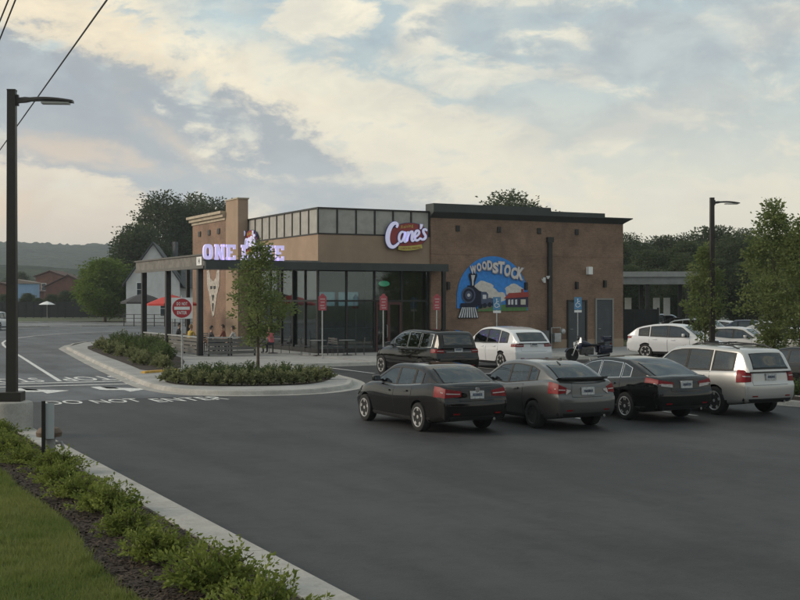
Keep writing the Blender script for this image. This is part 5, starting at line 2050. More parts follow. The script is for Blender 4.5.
P_BLACK = paint('black', (0.0055, 0.0050, 0.0048), .0, .5)
P_GREY = paint('grey', (0.080, 0.081, 0.080), .5, .36)
P_DARK = paint('dark', (0.0065, 0.0075, 0.0075), .0, .5)
P_SILVER = paint('silver', (0.47, 0.465, 0.45), .5, .36)
P_WHITE = paint('white', (0.66, 0.67, 0.69), .0, .35)
P_PEARL = paint('pearl', (0.55, 0.54, 0.53), .15, .35)
P_BLUE = paint('pale_blue', (0.40, 0.50, 0.60), .2, .35)
P_NAVY = paint('navy', (0.02, 0.03, 0.06), .3, .3)
FR = 'front row of parked cars'

sedan('black saloon with red tail lights and silver wheel covers, first car of the front row', (13.12, 24.45, 0), R(.8), P_BLACK, kind='a', rw=.318, rim='five', group=FR,
      tail=[(.68, .91, .50, 1.075, M_TAIL, (.72, .88, .66, .93))], plate=(.66, .8), glass=M_CGLASS_L, belt_trim=M_CHROME)
sedan('gunmetal grey saloon with split red and clear tail lights and small roof aerial', (15.72, 23.88, 0), R(-.6), P_GREY, kind='b', L=4.47, W=1.70, wb=2.60, H=1.50, rw=.315, group=FR,
      rim='ten', rimm=M_RIMD, tail=[(.66, .92, .74, 1.07, M_TAIL, (.72, .86, .66, .95)), (.64, .80, .60, .75, M_TAILW, (.76, .80, .66, .82))], plate=(.66, .8), deckwing='lip', glass=M_CGLASS_L)
sedan('black saloon with bright window trim between the grey saloon and the silver SUV', (18.78, 24.45, 0), R(.2), P_DARK, kind='c', L=4.88, W=1.84, wb=2.79, H=1.47, rw=.335, group=FR,
      rim='double', tail=[(.72, .90, .48, 1.085, M_TAIL, (.78, .88, .82, .95)), (.70, .80, .50, .90, M_TAILW, (.72, .79, .76, .84))], plate=(.70, .85), trim=M_CHROME, glass=M_CGLASS_L)
suv('silver SUV with roof rack, grey lower cladding and dark red tail lights', (21.58, 24.5, 0), R(-.3), P_SILVER, L=4.69, W=1.83, wb=2.715, H=1.71, group=FR, rim='five', rails=True,
    tail=[(.66, .98, .76, 1.05, M_TAIL, (.66, .96, .64, .99))], plate=(.70, .85), bumper=P_SILVER, lower=mat('grey_cladding', (.22, .22, .21), .6))
x5_, y5_ = 27.75, 27.1
sedan('dark saloon parked beyond the kerbed island next to the silver SUV', (x5_, y5_, 0), R(0), P_DARK, kind='c', L=4.8, W=1.82, wb=2.75, H=1.46, rw=.33, group=FR, tail=[(.72, .90, .55, 1.06, M_TAIL)])

SR = 'cars parked along the restaurant sidewalk'
suv('large black SUV with chrome tailgate strip parked nose in at the sidewalk', (21.25, 39.7, 0), R(1.0), P_BLACK, L=5.1, W=2.0, wb=3.05, H=1.78, belt=1.15, group=SR, rw=.38, rake=.34,
    tail=[(.76, .92, .66, 1.06, M_TAIL)], trim=M_CHROME)
suv('white SUV with dark tinted rear glass and wide slim tail lights by the mural wall', (26.75, 43.0, 0), R(0), P_WHITE, L=4.92, W=2.0, wb=2.97, H=1.76, belt=1.13, group=SR, rw=.38, rake=.72, drop=.10,
    tail=[(.78, .91, .58, 1.05, M_TAIL)])

AR = 'cars in angled bays facing the drive'
an = math.atan2(-.47, -.88)         # heading toward the photographer's right
def ang_z(hx, hy):
    return math.atan2(-hx, hy)
rz_ = ang_z(.47, -.88)
c1 = AT(677, 58.5)
suv('white SUV in the angled bays nose toward the young trees', (*c1, 0), rz_, P_WHITE, L=4.68, W=1.84, wb=2.7, H=1.70, belt=1.10, group=AR, rw=.36, rake=.80, drop=.10, tail=[(.80, .92, .70, 1.05, M_TAIL)])
c2 = AT(738, 60.0)
sedan('pearl white saloon in the angled bays beside the white SUV', (*c2, 0), rz_, P_PEARL, kind='c', L=4.7, W=1.83, wb=2.75, H=1.52, group=AR, rw=.34)
c3 = AT(795, 59.0)
sedan('grey saloon half hidden by the tall young tree in the angled bays', (*c3, 0), rz_, P_SILVER, kind='a', L=4.6, W=1.8, wb=2.7, H=1.5, group=AR, rw=.33)
c4 = AT(665, 96)
suv('pale blue SUV waiting beyond the dark fenced enclosure', (*c4, 0), ang_z(.86, -.5), P_BLUE, L=4.7, W=1.86, wb=2.7, H=1.72, group='cars in the drive through', rw=.36)
c5 = AT(752, 78)
sedan('dark saloon in the row behind the angled bays with bright windscreen', (*c5, 0), ang_z(.7, -.7), P_NAVY, kind='a', group='cars in the drive through', H=1.55)
c6 = AT(607, 100)
suv('navy SUV passing beneath the drive through canopy beside the brick wall', (*c6, 0), ang_z(.9, -.4), P_NAVY, group='cars in the drive through')
c7 = AT(-4, 112)
suv('white SUV waiting at the far edge of the drive', (*c7, 0), ang_z(.5, .86), P_WHITE, group='cars on the far drive')

k_ = 0
for px_, Z_, kind_, pm_, lab_ in ((703, 74, 'suv', P_SILVER, 'silver SUV behind the narrow young tree'), (728, 79, 'sed', P_WHITE, 'white saloon in the second row of angled bays'),
                                  (778, 76, 'sed', P_PEARL, 'pearl saloon in the second row behind the tall young tree'), (806, 73, 'suv', P_WHITE, 'white SUV in the second row at the end of the planted strip'),
                                  (690, 92, 'sed', P_DARK, 'dark saloon in the drive through queue')):
    if kind_ == 'suv':
        suv(lab_, (*AT(px_, Z_), 0), rz_, pm_, L=4.6, W=1.84, wb=2.7, H=1.70, rake=.7, drop=.08, group='cars in the second row of angled bays')
    else:
        sedan(lab_, (*AT(px_, Z_), 0), rz_, pm_, kind='abc'[k_ % 3], H=1.5, group='cars in the second row of angled bays')
    k_ += 1

# small roof aerial on the grey saloon and badges
def on_car(prefix, fn):
    for o in COL.objects:
        if o.parent is None and o.get('label', '').startswith(prefix):
            return fn(o)
def aerial(o):
    MB().prism([(.0, 1.49), (.18, 1.49), (.03, 1.56), (.0, 1.555)], -.012, .012, 'X').build('aerial', M_TRIM, o, rel=False).location = (0, -1.15, .0)
on_car('gunmetal', aerial)
def moulding(o):
    pass
def badge(o):
    MB().lathe([(.055, 0), (.055, .012), (.04, .016), (.02, .016)], 18, 'Y', (0, 0, 0)).build('badge', M_CHROME, o, rel=False, smooth=True).location = (0, -4.63 / 2 + .015, .955)
on_car('black saloon with red', badge)
def strip(o):
    MB().box(-.52, .52, -2.535, -2.49, .985, 1.02, .006).build('chrome_strip', M_CHROME, o, rel=False)
on_car('large black SUV', strip)
def clad(o):
    pass
# ------------------------------------------------------------------ vegetation
M_BARK = mat('bark', (0.085, 0.062, 0.045), .95, var=.3, vscale=6, bump=.6, bscale=20)
L_YOUNG = mat_leaf('leaf_young', (0.105, 0.145, 0.048), (0.215, 0.255, 0.090), .5, .9)
L_BRIGHT = mat_leaf('leaf_bright', (0.085, 0.140, 0.024), (0.180, 0.240, 0.050), .45, .35)
L_DARK = mat_leaf('leaf_dark', (0.042, 0.060, 0.030), (0.100, 0.125, 0.058), .4, .25)
L_BUSH = mat_leaf('leaf_bush', (0.090, 0.130, 0.026), (0.270, 0.310, 0.070), .45, 2.5)
L_BUSH2 = mat_leaf('leaf_shrub', (0.060, 0.098, 0.034), (0.150, 0.180, 0.066), .45, 2.0)
L_PALE = mat_leaf('leaf_pale', (0.13, 0.15, 0.065), (0.26, 0.27, 0.13), .4, 2.0)


def leaf_quads(P, D, size, rg, flat=.5, aspect=.55):
    """rhombic leaves at points P with main directions D"""
    n = len(P)
    D = D / np.maximum(np.linalg.norm(D, axis=1, keepdims=True), 1e-6)
    r = rg.normal(size=(n, 3))
    S = np.cross(D, r)
    S /= np.maximum(np.linalg.norm(S, axis=1, keepdims=True), 1e-6)
    l = (size * rg.uniform(.6, 1.3, n))[:, None]
    N = np.cross(D, S)
    v = np.zeros((n, 4, 3))
    v[:, 0] = P
    v[:, 1] = P + D * l * .5 + S * l * aspect * .5 + N * l * .08
    v[:, 2] = P + D * l
    v[:, 3] = P + D * l * .5 - S * l * aspect * .5 + N * l * .08
    return v.reshape(-1, 3), np.arange(4 * n).reshape(n, 4)


def crown_mesh(name, env, n_clump, per, leaf, m, seed, clump_r=.35, droop=0.0, hollow=.35):
    """leaf clumps through a crown volume; env(u) -> radius at relative height u in 0..1, z0, z1 in env.z"""
    rg = np.random.default_rng(seed)
    z0, z1, rad = env
    P, D = [], []
    for _ in range(n_clump):
        u = rg.beta(1.25, 1.25)
        rr = rad(u)
        a = rg.uniform(0, 2 * math.pi)
        k = rr * (hollow + (1 - hollow) * rg.random() ** .6) * rg.uniform(.8, 1.14)
        c = np.array([k * math.cos(a), k * math.sin(a), z0 + (z1 - z0) * u])
        cr = clump_r * rg.uniform(.55, 1.35)
        q = np.clip(rg.normal(size=(per, 3)), -1.55, 1.55) * cr * np.array([.62, .62, .46])
        P.append(c + q)
        out = q + .5 * cr * np.array([math.cos(a), math.sin(a), .25]) + rg.normal(size=(per, 3)) * cr * .55
        out[:, 2] -= droop * cr
        D.append(out)
    P, D = np.concatenate(P), np.concatenate(D)
    v, f = leaf_quads(P, D, leaf, rg)
    return fast_mesh(name, v, f, m)


def trunk_mesh(name, H, r0, z1, rad, seed, nb=9, start=.25, spread=.75):
    rg = random.Random(seed)
    b = MB()
    pts = []
    for k in range(7):
        a = k / 6
        pts.append((rg.uniform(-.03, .03) * H * .3 * a, rg.uniform(-.03, .03) * H * .3 * a, H * .92 * a))
    b.tube(pts, [r0 * (1.25 if k == 0 else 1) * (1 - .85 * k / 6) + .004 for k in range(7)], 8)
    for i in range(nb):
        a = start + (.9 - start) * (i + rg.random() * .6) / nb
        base = Vector(pts[min(int(a * 6), 5)]).lerp(Vector(pts[min(int(a * 6) + 1, 6)]), a * 6 - int(a * 6))
        ang = i * 2.4 + rg.uniform(-.4, .4)
        u = min(max((base.z - (H - z1)) / max(z1, .1), .05), 1)
        ln = rad(min(a + .08, .98)) * spread
        d = Vector((math.cos(ang), math.sin(ang), rg.uniform(.5, 1.1))).normalized()
        p1 = base + d * ln * .55
        p2 = p1 + (d + Vector((0, 0, .35))).normalized() * ln * .55
        rb = r0 * (1 - a) * .45 + .006
        b.tube([base, p1, p2], [rb, rb * .6, rb * .2], 5)
    return b.mesh(name, M_BARK, True, 60)


def tree_proto(H, r0, z0, rad, leafm, seed, n_clump, per, leaf, clump_r, hollow=.35, nb=9):
    return (crown_mesh('crown', (z0, H, rad), n_clump, per, leaf, leafm, seed, clump_r, hollow=hollow),
            trunk_mesh('trunk', H, r0, H - z0, rad, seed, nb, start=max(z0 / H, .12)))


def put_tree(proto, name, label, loc, rz=0.0, sc=1.0, group=None, cat='tree'):
    t = thing(name, label, cat, loc, rz, group)
    t.scale = sc if hasattr(sc, '__len__') else (sc, sc, sc)
    for me, nm in zip(proto, ('crown', 'trunk')):
        o = link(bpy.data.objects.new(nm, me))
        o.parent = t
    return t


def oval(r, p=.75, skew=.42):
    def f(u):
        k = (u / skew) if u < skew else (1 - u) / (1 - skew)
        return r * max(k, 0.02) ** p
    return f


yt1 = tree_proto(5.3, .055, 0.95, oval(1.30, .62, .36), L_YOUNG, 11, 115, 52, .135, .27, .15, 16)
yt2 = tree_proto(5.2, .05, .9, oval(1.0, .6, .34), L_YOUNG, 12, 95, 56, .135, .26, .15, 14)
yt3 = tree_proto(6.9, .07, .8, oval(1.75, .72, .32), L_YOUNG, 13, 165, 58, .145, .33, .15, 18)
put_tree(yt1, 'young_tree', 'slim young leafy tree on the planted island before the patio', (*G(258, 368.5, .13), .13), .4, (1.0, 1.0, .93))
put_tree(yt2, 'young_tree', 'narrow young tree by the dark lamp post on the far planted strip', (*AT(705, 54.5), .12), 1.1, (1.0, 1.0, 1.0))
put_tree(yt3, 'young_tree', 'tall pointed leafy young tree standing over the angled parking bays', (*AT(774, 52), .12), 2.0, (1.08, 1.08, 1.0))
put_tree(yt3, 'young_tree', 'broad leafy young tree at the end of the far planted strip', (*AT(806, 50.5), .12), 4.0, (1.05, 1.05, .88))

rt = tree_proto(7.4, .14, 1.1, oval(3.1, .45, .42), L_BRIGHT, 21, 230, 90, .25, .75)
put_tree(rt, 'round_tree', 'bright green rounded tree beyond the drive beside the white house', (*AT(105, 150), -.05), .3, (1.25, 1.25, 1.04))

ft = [tree_proto(15.5, .30, 2.5, oval(4.6, .5, .5), L_DARK, 31, 230, 95, .34, 1.15, .3, 12),
      tree_proto(14.0, .28, 2.0, oval(4.0, .55, .45), L_DARK, 32, 210, 95, .34, 1.05, .3, 12),
      tree_proto(16.5, .28, 3.5, oval(3.3, .6, .45), L_DARK, 33, 190, 95, .34, .95, .25, 12),
      tree_proto(11.0, .22, 1.2, oval(4.0, .45, .42), L_DARK, 34, 210, 95, .32, 1.0, .3, 12)]
rr_ = random.Random(77)
BK = 'tall dark trees behind the white house'
for px, Z, ht, pr, lab in ((138, 172, 13.0, 3, 'lower dark tree at the left of the group behind the white house'),
                           (163, 182, 18.2, 0, 'tall broad dark tree rising behind the white house'),
                           (193, 190, 18.8, 1, 'tall dark tree rising behind the cornice of the restaurant'),
                           (214, 186, 17.6, 0, 'dark tree behind the stucco pier of the restaurant')):
    H0 = (15.5, 14.0, 16.5, 11.0)[pr]
    put_tree(ft[pr], 'dark_tree', lab, (*AT(px, Z), -.05), rr_.uniform(0, 6), (ht / H0 * 1.05, ht / H0 * 1.05, ht / H0), BK)
put_tree(ft[0], 'dark_tree', 'dark tree crown showing above the stepped cornice of the brick block', (*AT(508, 150), -.05), 1.0, (1.35, 1.35, 1.0))
put_tree(ft[3], 'dark_tree', 'lower dark tree crown beside the one above the brick cornice', (*AT(538, 150), -.05), 2.0, (1.3, 1.3, 1.22))
# the wood beyond the right-hand car park
WD = 'trees of the wood beyond the car park'
k = 0
for row, (Z, n, h0, h1) in enumerate(((128, 11, 7.2, 9.4), (152, 11, 9.4, 11.6), (112, 9, 5.2, 7.0))):
    for i in range(n):
        px = 598 + (232 / (n - 1)) * i + rr_.uniform(-6, 6)
        Zv = Z * rr_.uniform(.95, 1.05)
        pr = rr_.randrange(4)
        ht = rr_.uniform(h0, h1)
        H0 = (15.5, 14.0, 16.5, 11.0)[pr]
        sc = ht / H0
        put_tree(ft[pr], 'woodland_tree', 'dark leafy tree in the wood closing off the car park', (*AT(px, Zv), -.05), rr_.uniform(0, 6), (sc * 1.05, sc * 1.05, sc), WD)
# scattered trees round the far houses on the left
for i in range(17):
    px = -12 + i * 8.6 + rr_.uniform(-4, 4)
    Z = rr_.uniform(290, 420)
    pr = rr_.randrange(4)
    ht = rr_.uniform(7, 11) * Z / 330
    H0 = (15.5, 14.0, 16.5, 11.0)[pr]
    sc = ht / H0
    put_tree(ft[pr], 'distant_tree', 'hazy distant tree among the far brick houses', (*AT(px, Z), -.05), rr_.uniform(0, 6), (sc * 1.4, sc * 1.4, sc), 'distant trees among the far houses')
for i, (px, Z, ht) in enumerate(((38, 196, 3.0), (52, 202, 3.6), (66, 205, 4.2), (84, 208, 4.0), (122, 190, 3.4), (28, 210, 3.8), (5, 205, 3.6))):
    put_tree(ft[3], 'garden_tree', 'small dark bushy tree behind the long dark fence', (*AT(px, Z), -.05), i * 1.3, (ht / 11 * 1.25, ht / 11 * 1.25, ht / 11), 'bushy trees behind the dark fence')


# unseen trees added behind the camera to darken reflections and block sky light
for i in range(22):
    a = R(98 + i * 7.8)
    x, y = C2W(math.sin(a) * (38 + 5 * (i % 3)), math.cos(a) * (38 + 5 * (i % 3)))
    put_tree(ft[i % 4], 'added_screen_tree', 'unseen leafy tree added behind the camera to darken reflections', (x, y, -.05), i * 1.1, .85, 'unseen trees added behind the camera')

# --- shrubs
def bush_mesh(name, H, Rr, n_stem, per, leaf, m, seed, arch=.5):
    rg = np.random.default_rng(seed)
    P, D = [], []
    for _ in range(n_stem):
        a = rg.uniform(0, 2 * math.pi)
        tilt = rg.uniform(0, 1) ** .7
        L = rg.uniform(.65, 1.15)
        t = np.sort(rg.uniform(.25, 1.0, per))
        r = Rr * tilt * t * L * (1 - .15 * t)
        z = H * L * (t * (1 - .55 * tilt ** 2) - arch * tilt * t ** 2 * .55 + .08)
        wob = rg.normal(0, .018, (per, 3))
        base = rg.normal(0, Rr * .16, 2)
        P.append(np.stack([base[0] + r * math.cos(a), base[1] + r * math.sin(a), np.maximum(z, .02)], 1) + wob)
        d = np.stack([np.full(per, math.cos(a) * (tilt + .1)), np.full(per, math.sin(a) * (tilt + .1)), np.full(per, .75 - .5 * tilt)], 1)
        D.append(d + rg.normal(0, .55, (per, 3)))
    P, D = np.concatenate(P), np.concatenate(D)
    v, f = leaf_quads(P, D, leaf, rg, aspect=.5)
    return fast_mesh(name, v, f, m)


def stems_mesh(name, H, Rr, seed):
    rg = random.Random(seed)
    b = MB()
    for i in range(9):
        a = i * .7 + rg.uniform(-.2, .2)
        k = rg.uniform(.4, .9)
        b.tube([(0, 0, -.02), (Rr * .3 * k * math.cos(a), Rr * .3 * k * math.sin(a), H * .35), (Rr * .7 * k * math.cos(a), Rr * .7 * k * math.sin(a), H * .65)], [.010, .008, .004], 5)
    return b.mesh(name, M_BARK)


bv = [(bush_mesh('foliage', .44, .66, 120, 26, .058, L_BUSH, 41 + i), stems_mesh('stems', .55, .6, i)) for i in range(4)]


def put_bush(proto, name, label, loc, rz, sc, group, cat='shrub'):
    t = thing(name, label, cat, loc, rz, group)
    t.scale = sc
    for me, nm in zip(proto, ('foliage', 'stems')):
        o = link(bpy.data.objects.new(nm, me))
        o.parent = t
    return t


bb_ = random.Random(9)
yv = 9.7
i = 0
while yv < 26.5:
    near = yv < 13.5
    xv = 3.64 + bb_.uniform(-.16, .16) - (.06 if near else 0)
    s_ = bb_.uniform(.72, 1.0) * (1.0 if not near else 1.1)
    put_bush(bv[i % 4], 'spreading_shrub', 'low spreading bright green shrub in the mulch bed beside the kerb', (xv, yv, .13), bb_.uniform(0, 6), (s_, s_, s_ * bb_.uniform(.78, 1.02)), 'spreading shrubs in the lawn bed')
    yv += bb_.uniform(1.25, 1.6)
    i += 1
for xv, yv in ((3.35, 22.3), (3.4, 24.6), (3.3, 26.0)):
    put_bush(bv[i % 4], 'spreading_shrub', 'low spreading bright green shrub in the mulch bed beside the kerb', (xv, yv, .13), bb_.uniform(0, 6), (.8, .8, .8), 'spreading shrubs in the lawn bed')
    i += 1

sv = [(bush_mesh('foliage', .75, .55, 70, 22, .085, L_BUSH2, 61 + i, .2), stems_mesh('stems', .7, .5, 20 + i)) for i in range(3)]
pv = [(bush_mesh('foliage', .42, .34, 46, 14, .10, L_PALE, 71 + i, .7), stems_mesh('stems', .3, .25, 30 + i)) for i in range(3)]


def inside(p, poly):
    c = False
    n = len(poly)
    for i in range(n):
        a, b = poly[i], poly[i - 1]
        if (a[1] > p[1]) != (b[1] > p[1]) and p[0] < (b[0] - a[0]) * (p[1] - a[1]) / (b[1] - a[1]) + a[0]:
            c = not c
    return c


# drive bed: rows of pale tufts along the kerb, darker shrubs behind
lbi = inset(lb, .45)
cnt = 0
for yv in np.arange(45.6, 73.5, 1.0):
    for xv in np.arange(11.5, 17.4, .95):
        p = (xv + bb_.uniform(-.2, .2), yv + bb_.uniform(-.25, .25))
        if not inside(p, lbi):
            continue
        edge = not inside((p[0] - .8, p[1] - .5), lbi)
        if p[0] > 15.6 and p[1] < 57:
            continue
        if edge:
            put_bush(pv[cnt % 3], 'tufted_plant', 'pale green tufted plant along the edge of the drive bed', (*p, .136), bb_.uniform(0, 6), (1.15,) * 3, 'pale tufts in the drive bed', 'plant')
        else:
            s_ = bb_.uniform(.8, 1.2)
            put_bush(sv[cnt % 3], 'dense_shrub', 'dense dark green shrub massed in the bed beside the drive', (*p, .136), bb_.uniform(0, 6), (s_, s_, s_ * 1.05), 'dense shrubs in the drive bed')
        cnt += 1
fbi = inset(fb, .35)
front_edge = [G(a, b, .13) for a, b in ((168, 382), (178, 383.5), (190, 384.5), (203, 385), (216, 385.3), (229, 385.5), (242, 385.5), (255, 385.4), (268, 385.2), (281, 384.8), (294, 384.2), (306, 383.3), (317, 382), (325, 379.5))]
for i, p in enumerate(front_edge):
    put_bush(pv[i % 3], 'tufted_plant', 'pale green tufted plant along the edge of the tree island', (*p, .136), i * .9, (1.1,) * 3, 'pale tufts on the tree island', 'plant')
for i, (a, b) in enumerate(((174, 380), (187, 380.5), (200, 381), (214, 381), (228, 381), (243, 381.3), (258, 381.3), (272, 381), (286, 380.5), (300, 379.5), (312, 378), (206, 377.5), (221, 377.3), (236, 377), (250, 376.8), (268, 376.5), (284, 376))):
    s_ = .68 + .25 * ((i * 7) % 5) / 5
    put_bush(sv[i % 3], 'dense_shrub', 'rounded dark shrub planted around the young island tree', (*G(a, b, .13), .136), i * 1.7, (s_, s_, s_ * .8), 'shrubs on the tree island')

# island beside the silver SUV and the strip under the far young trees
isl = smooth_poly([(24.15, 23.0), (25.75, 23.0), (25.75, 29.0), (24.15, 29.0)], 2)
kerb_line('island_kerb', isl + [isl[0]], w=.18, h=.14, side=1, gutter=.25)
sheet('island_bed', inset(isl, .15), .13, M_MULCH)
for i, (xv, yv) in enumerate(((24.9, 23.9), (25.0, 24.9), (24.9, 25.9), (25.0, 27.0), (24.9, 28.0))):
    put_bush(sv[i % 3], 'dense_shrub', 'small shrub in the kerbed island beside the silver SUV', (xv, yv, .13), i, (.85, .85, .7), 'shrubs in the island by the silver SUV')
strip_ = smooth_poly([(31.5, 40.2), (62, 40.2), (62, 42.4), (31.5, 42.4)], 2)
kerb_line('island_kerb', strip_ + [strip_[0]], w=.18, h=.14, side=1, gutter=.25)
sheet('island_bed', inset(strip_, .15), .13, M_MULCH)
for i, xv in enumerate(np.arange(35.0, 52, 1.5)):
    put_bush(sv[i % 3], 'dense_shrub', 'small shrub in the planted strip under the far young trees', (xv, 41.3 + .2 * (i % 3), .13), i, (1, 1, .9), 'shrubs in the far planted strip')
# grass verge past the corner of the building
sheet('verge', [(43.6, 58), (60, 70), (64, 88), (46, 80)], .02, mat('verge_grass', (.085, .10, .03), .95, var=.4, vscale=1.5, bump=.6))

# ------------------------------------------------------------------ far ground: hills
def hill_h(a, r):
    # ridge heights (metres) by bearing from the view axis and distance
    ridge = 80 + 1.5 * math.sin(a * 9 + 1.0) + 1.2 * math.sin(a * 31) + 0.8 * math.sin(a * 83 + 2)
    k = math.exp(-((r - 1750) / 520) ** 2)
    k2 = .27 * math.exp(-((r - 900) / 260) ** 2) * (1 + .25 * math.sin(a * 15))
    return max(ridge * k, ridge * k2)


rows = []
hr = np.random.default_rng(3)
for r_ in list(np.linspace(420, 2600, 56)):
    row = []
    for a in np.linspace(-.60, .60, 620):
        x, y = C2W(r_ * math.sin(a), r_ * math.cos(a))
        h = hill_h(a, r_)
        row.append((x, y, -.3 + h + (h / 80) * (4.5 * hr.random() if abs(r_ - 1750) < 60 else 1.0 * hr.random()) * (1 if h > 6 else .2)))
    rows.append(row)
def mat_forest():
    m = bpy.data.materials.new('hill_forest')
    m.use_nodes = True
    t = NT(m.node_tree)
    out = t.n('ShaderNodeOutputMaterial')
    b = t.n('ShaderNodeBsdfPrincipled', ins={'Roughness': 1.0})
    b.inputs['Specular IOR Level'].default_value = 0.0
    co = t.n('ShaderNodeTexCoord').outputs['Object']
    vo = t.n('ShaderNodeTexVoronoi', ins={'Vector': co, 'Scale': 0.085})
    n1 = t.noise(co, 0.012, 5, .6)
    k = t.math('ADD', t.math('MULTIPLY', t.smooth(n1, .3, .7), .6), t.math('MULTIPLY', vo.outputs['Distance'], .5), clamp=True)
    t.link(t.mix(k, (0.012, 0.022, 0.014), (0.050, 0.066, 0.036)), b.inputs['Base Color'])
    bp = t.n('ShaderNodeBump', ins={'Strength': 1.0, 'Distance': 6.0, 'Height': t.math('SUBTRACT', 1.0, vo.outputs['Distance'])})
    t.link(bp.outputs[0], b.inputs['Normal'])
    t.link(b.outputs[0], out.inputs[0])
    return m


hm = MB().grid(rows).build('hills', mat_forest(), smooth=True, angle=180, fix=False)
hm['kind'] = 'structure'

# ------------------------------------------------------------------ far buildings
M_SIDING = mat('white_siding', (.58, .58, .57), .7, var=.08, vscale=1.0)
M_ROOFG = mat('grey_shingle', (.085, .09, .095), .9, var=.25, vscale=2.0)
M_BRK2 = mat('red_brick_far', (.17, .075, .055), .9, var=.2, vscale=.6)
M_WIN = mat('far_window', (.03, .04, .05), .1)


def gable_house(name, label, px, Z, w, d, eave, apex, m, roofm, rz, wins, group=None, door=None):
    x, y = AT(px, Z)
    t = thing(name, label, 'house', (x, y, -.05), rz, group)
    b = MB().prism([(-w / 2, 0), (w / 2, 0), (w / 2, eave), (0, apex), (-w / 2, eave)], 0, d, 'Y')
    wl = b.build('wall', m, t, rel=False)
    s = (apex - eave) / (w / 2)
    o = .45
    rf = MB()
    for sg in (-1, 1):
        rf.add([(0, -o, apex + .12), (sg * (w / 2 + o), -o, eave - s * o + .12), (sg * (w / 2 + o), d + o, eave - s * o + .12), (0, d + o, apex + .12),
                (0, -o, apex + .34), (sg * (w / 2 + o), -o, eave - s * o + .34), (sg * (w / 2 + o), d + o, eave - s * o + .34), (0, d + o, apex + .34)],
               [(0, 1, 2, 3), (4, 7, 6, 5), (0, 4, 5, 1), (1, 5, 6, 2), (2, 6, 7, 3)])
    r_ = rf.build('roof', roofm, t, rel=False)
    for (x0, x1, z0, z1) in wins:
        f = MB().box(x0 - .1, x1 + .1, -.06, -.003, z0 - .1, z1 + .1).build('window', M_WHITE, t, rel=False)
        MB().box(x0, x1, -.09, -.062, z0, (z0 + z1) / 2 - .03).build('pane', M_WIN, f, rel=False)
        MB().box(x0, x1, -.09, -.062, (z0 + z1) / 2 + .03, z1).build('pane', M_WIN, f, rel=False)
    if door:
        MB().box(door[0], door[1], -.08, -.003, 0, 2.2).build('door', M_DOOR, t, rel=False)
    # corner boards along the gable wall
    for xx in np.arange(-w / 2 + .6, w / 2, 1.2):
        zt_ = eave + (apex - eave) * (1 - abs(xx) / (w / 2)) - .1
        MB().box(xx - .05, xx + .05, -.03, -.002, .05, zt_).build('batten', m, t, rel=False)
    return t


hh = gable_house('white_house', 'white gabled house with steep grey roof behind the patio umbrellas', 153, 146, 6.4, 13, 5.0, 9.6, M_SIDING, M_ROOFG, R(-27 + 8), [(-1.9, -1.1, 3.3, 4.9), (.9, 1.9, .9, 2.7)])
MB().box(3.2, 9.2, 2.2, 11, 0, 4.3).build('wing', M_SIDING, hh, rel=False)
MB().prism([(1.4, 4.35), (11.5, 4.35), (6.6, 8.3)], 3.205, 9.6, 'X').build('wing_roof', M_ROOFG, hh, rel=False)
MB().tube([(2.4, 6, 8), (2.4, 6, 10.2)], .35, 4).build('chimney', M_ROOFG, hh, rel=False)
MB().box(4.2, 5.6, 2.1, 2.19, .8, 3.0).build('window', mat('blue_shade', (.14, .18, .28), .4), hh, rel=False)
# dark rail fence in front of the house
fx0, fy0 = AT(124, 128)
fx1, fy1 = AT(196, 124)
RF = thing('rail_fence', 'thin dark metal rail fence before the white house', 'fence', (fx0, fy0, 0))
for zz in (.45, .85, 1.25):
    MB().tube([(0, 0, zz), (fx1 - fx0, fy1 - fy0, zz)], .035, 6).build('rail', M_BRONZE, RF, rel=False)
for k in range(8):
    a = k / 7
    MB().tube([((fx1 - fx0) * a, (fy1 - fy0) * a, 0), ((fx1 - fx0) * a, (fy1 - fy0) * a, 1.3)], .05, 6).build('post', M_BRONZE, RF, rel=False)

gable_house('brick_house', 'far red brick house with wide low brown roof', 68, 262, 9.5, 9, 5.6, 8.0, M_BRK2, mat('brown_roof', (.10, .055, .045), .9, var=.2), R(-20), [(-3, -1.8, 1, 2.6), (1, 2.2, 1, 2.6)])
gable_house('brick_house', 'far red brick block with tall square upper storey', 50, 285, 7, 9, 8.2, 9.4, M_BRK2, mat('brown_roof', (.10, .055, .045)), R(-30), [(-2, -1, 5, 6.6), (1, 2, 5, 6.6)])
gable_house('brick_house', 'long far red brick building at the edge of the houses', -2, 250, 16, 8, 4.4, 6.2, M_BRK2, mat('brown_roof', (.10, .055, .045)), R(-20), [(-3, -1.8, 1, 2.6), (1, 2.2, 1, 2.6), (4, 5.2, 1, 2.6)])
bx0, by0 = AT(25, 240)
BBD = thing('blue_shed', 'pale blue metal fronted shed beside the far brick houses', 'shed', (bx0, by0, -.05), R(-27))
MB().box(-1.7, 1.7, 0, 4, 0, 6.0).build('wall', mat('shed_blue', (.20, .32, .50), .6, var=.1), BBD, rel=False)
MB().prism([(-1.9, 6.02), (1.9, 6.02), (1.9, 6.3), (-1.9, 6.9)], -.2, 4.2, 'Y').build('roof', mat('shed_roof', (.25, .20, .17), .7), BBD, rel=False)
MB().box(-.8, .8, -.05, -.003, .05, 3.2).build('door', M_WHITE, BBD, rel=False)
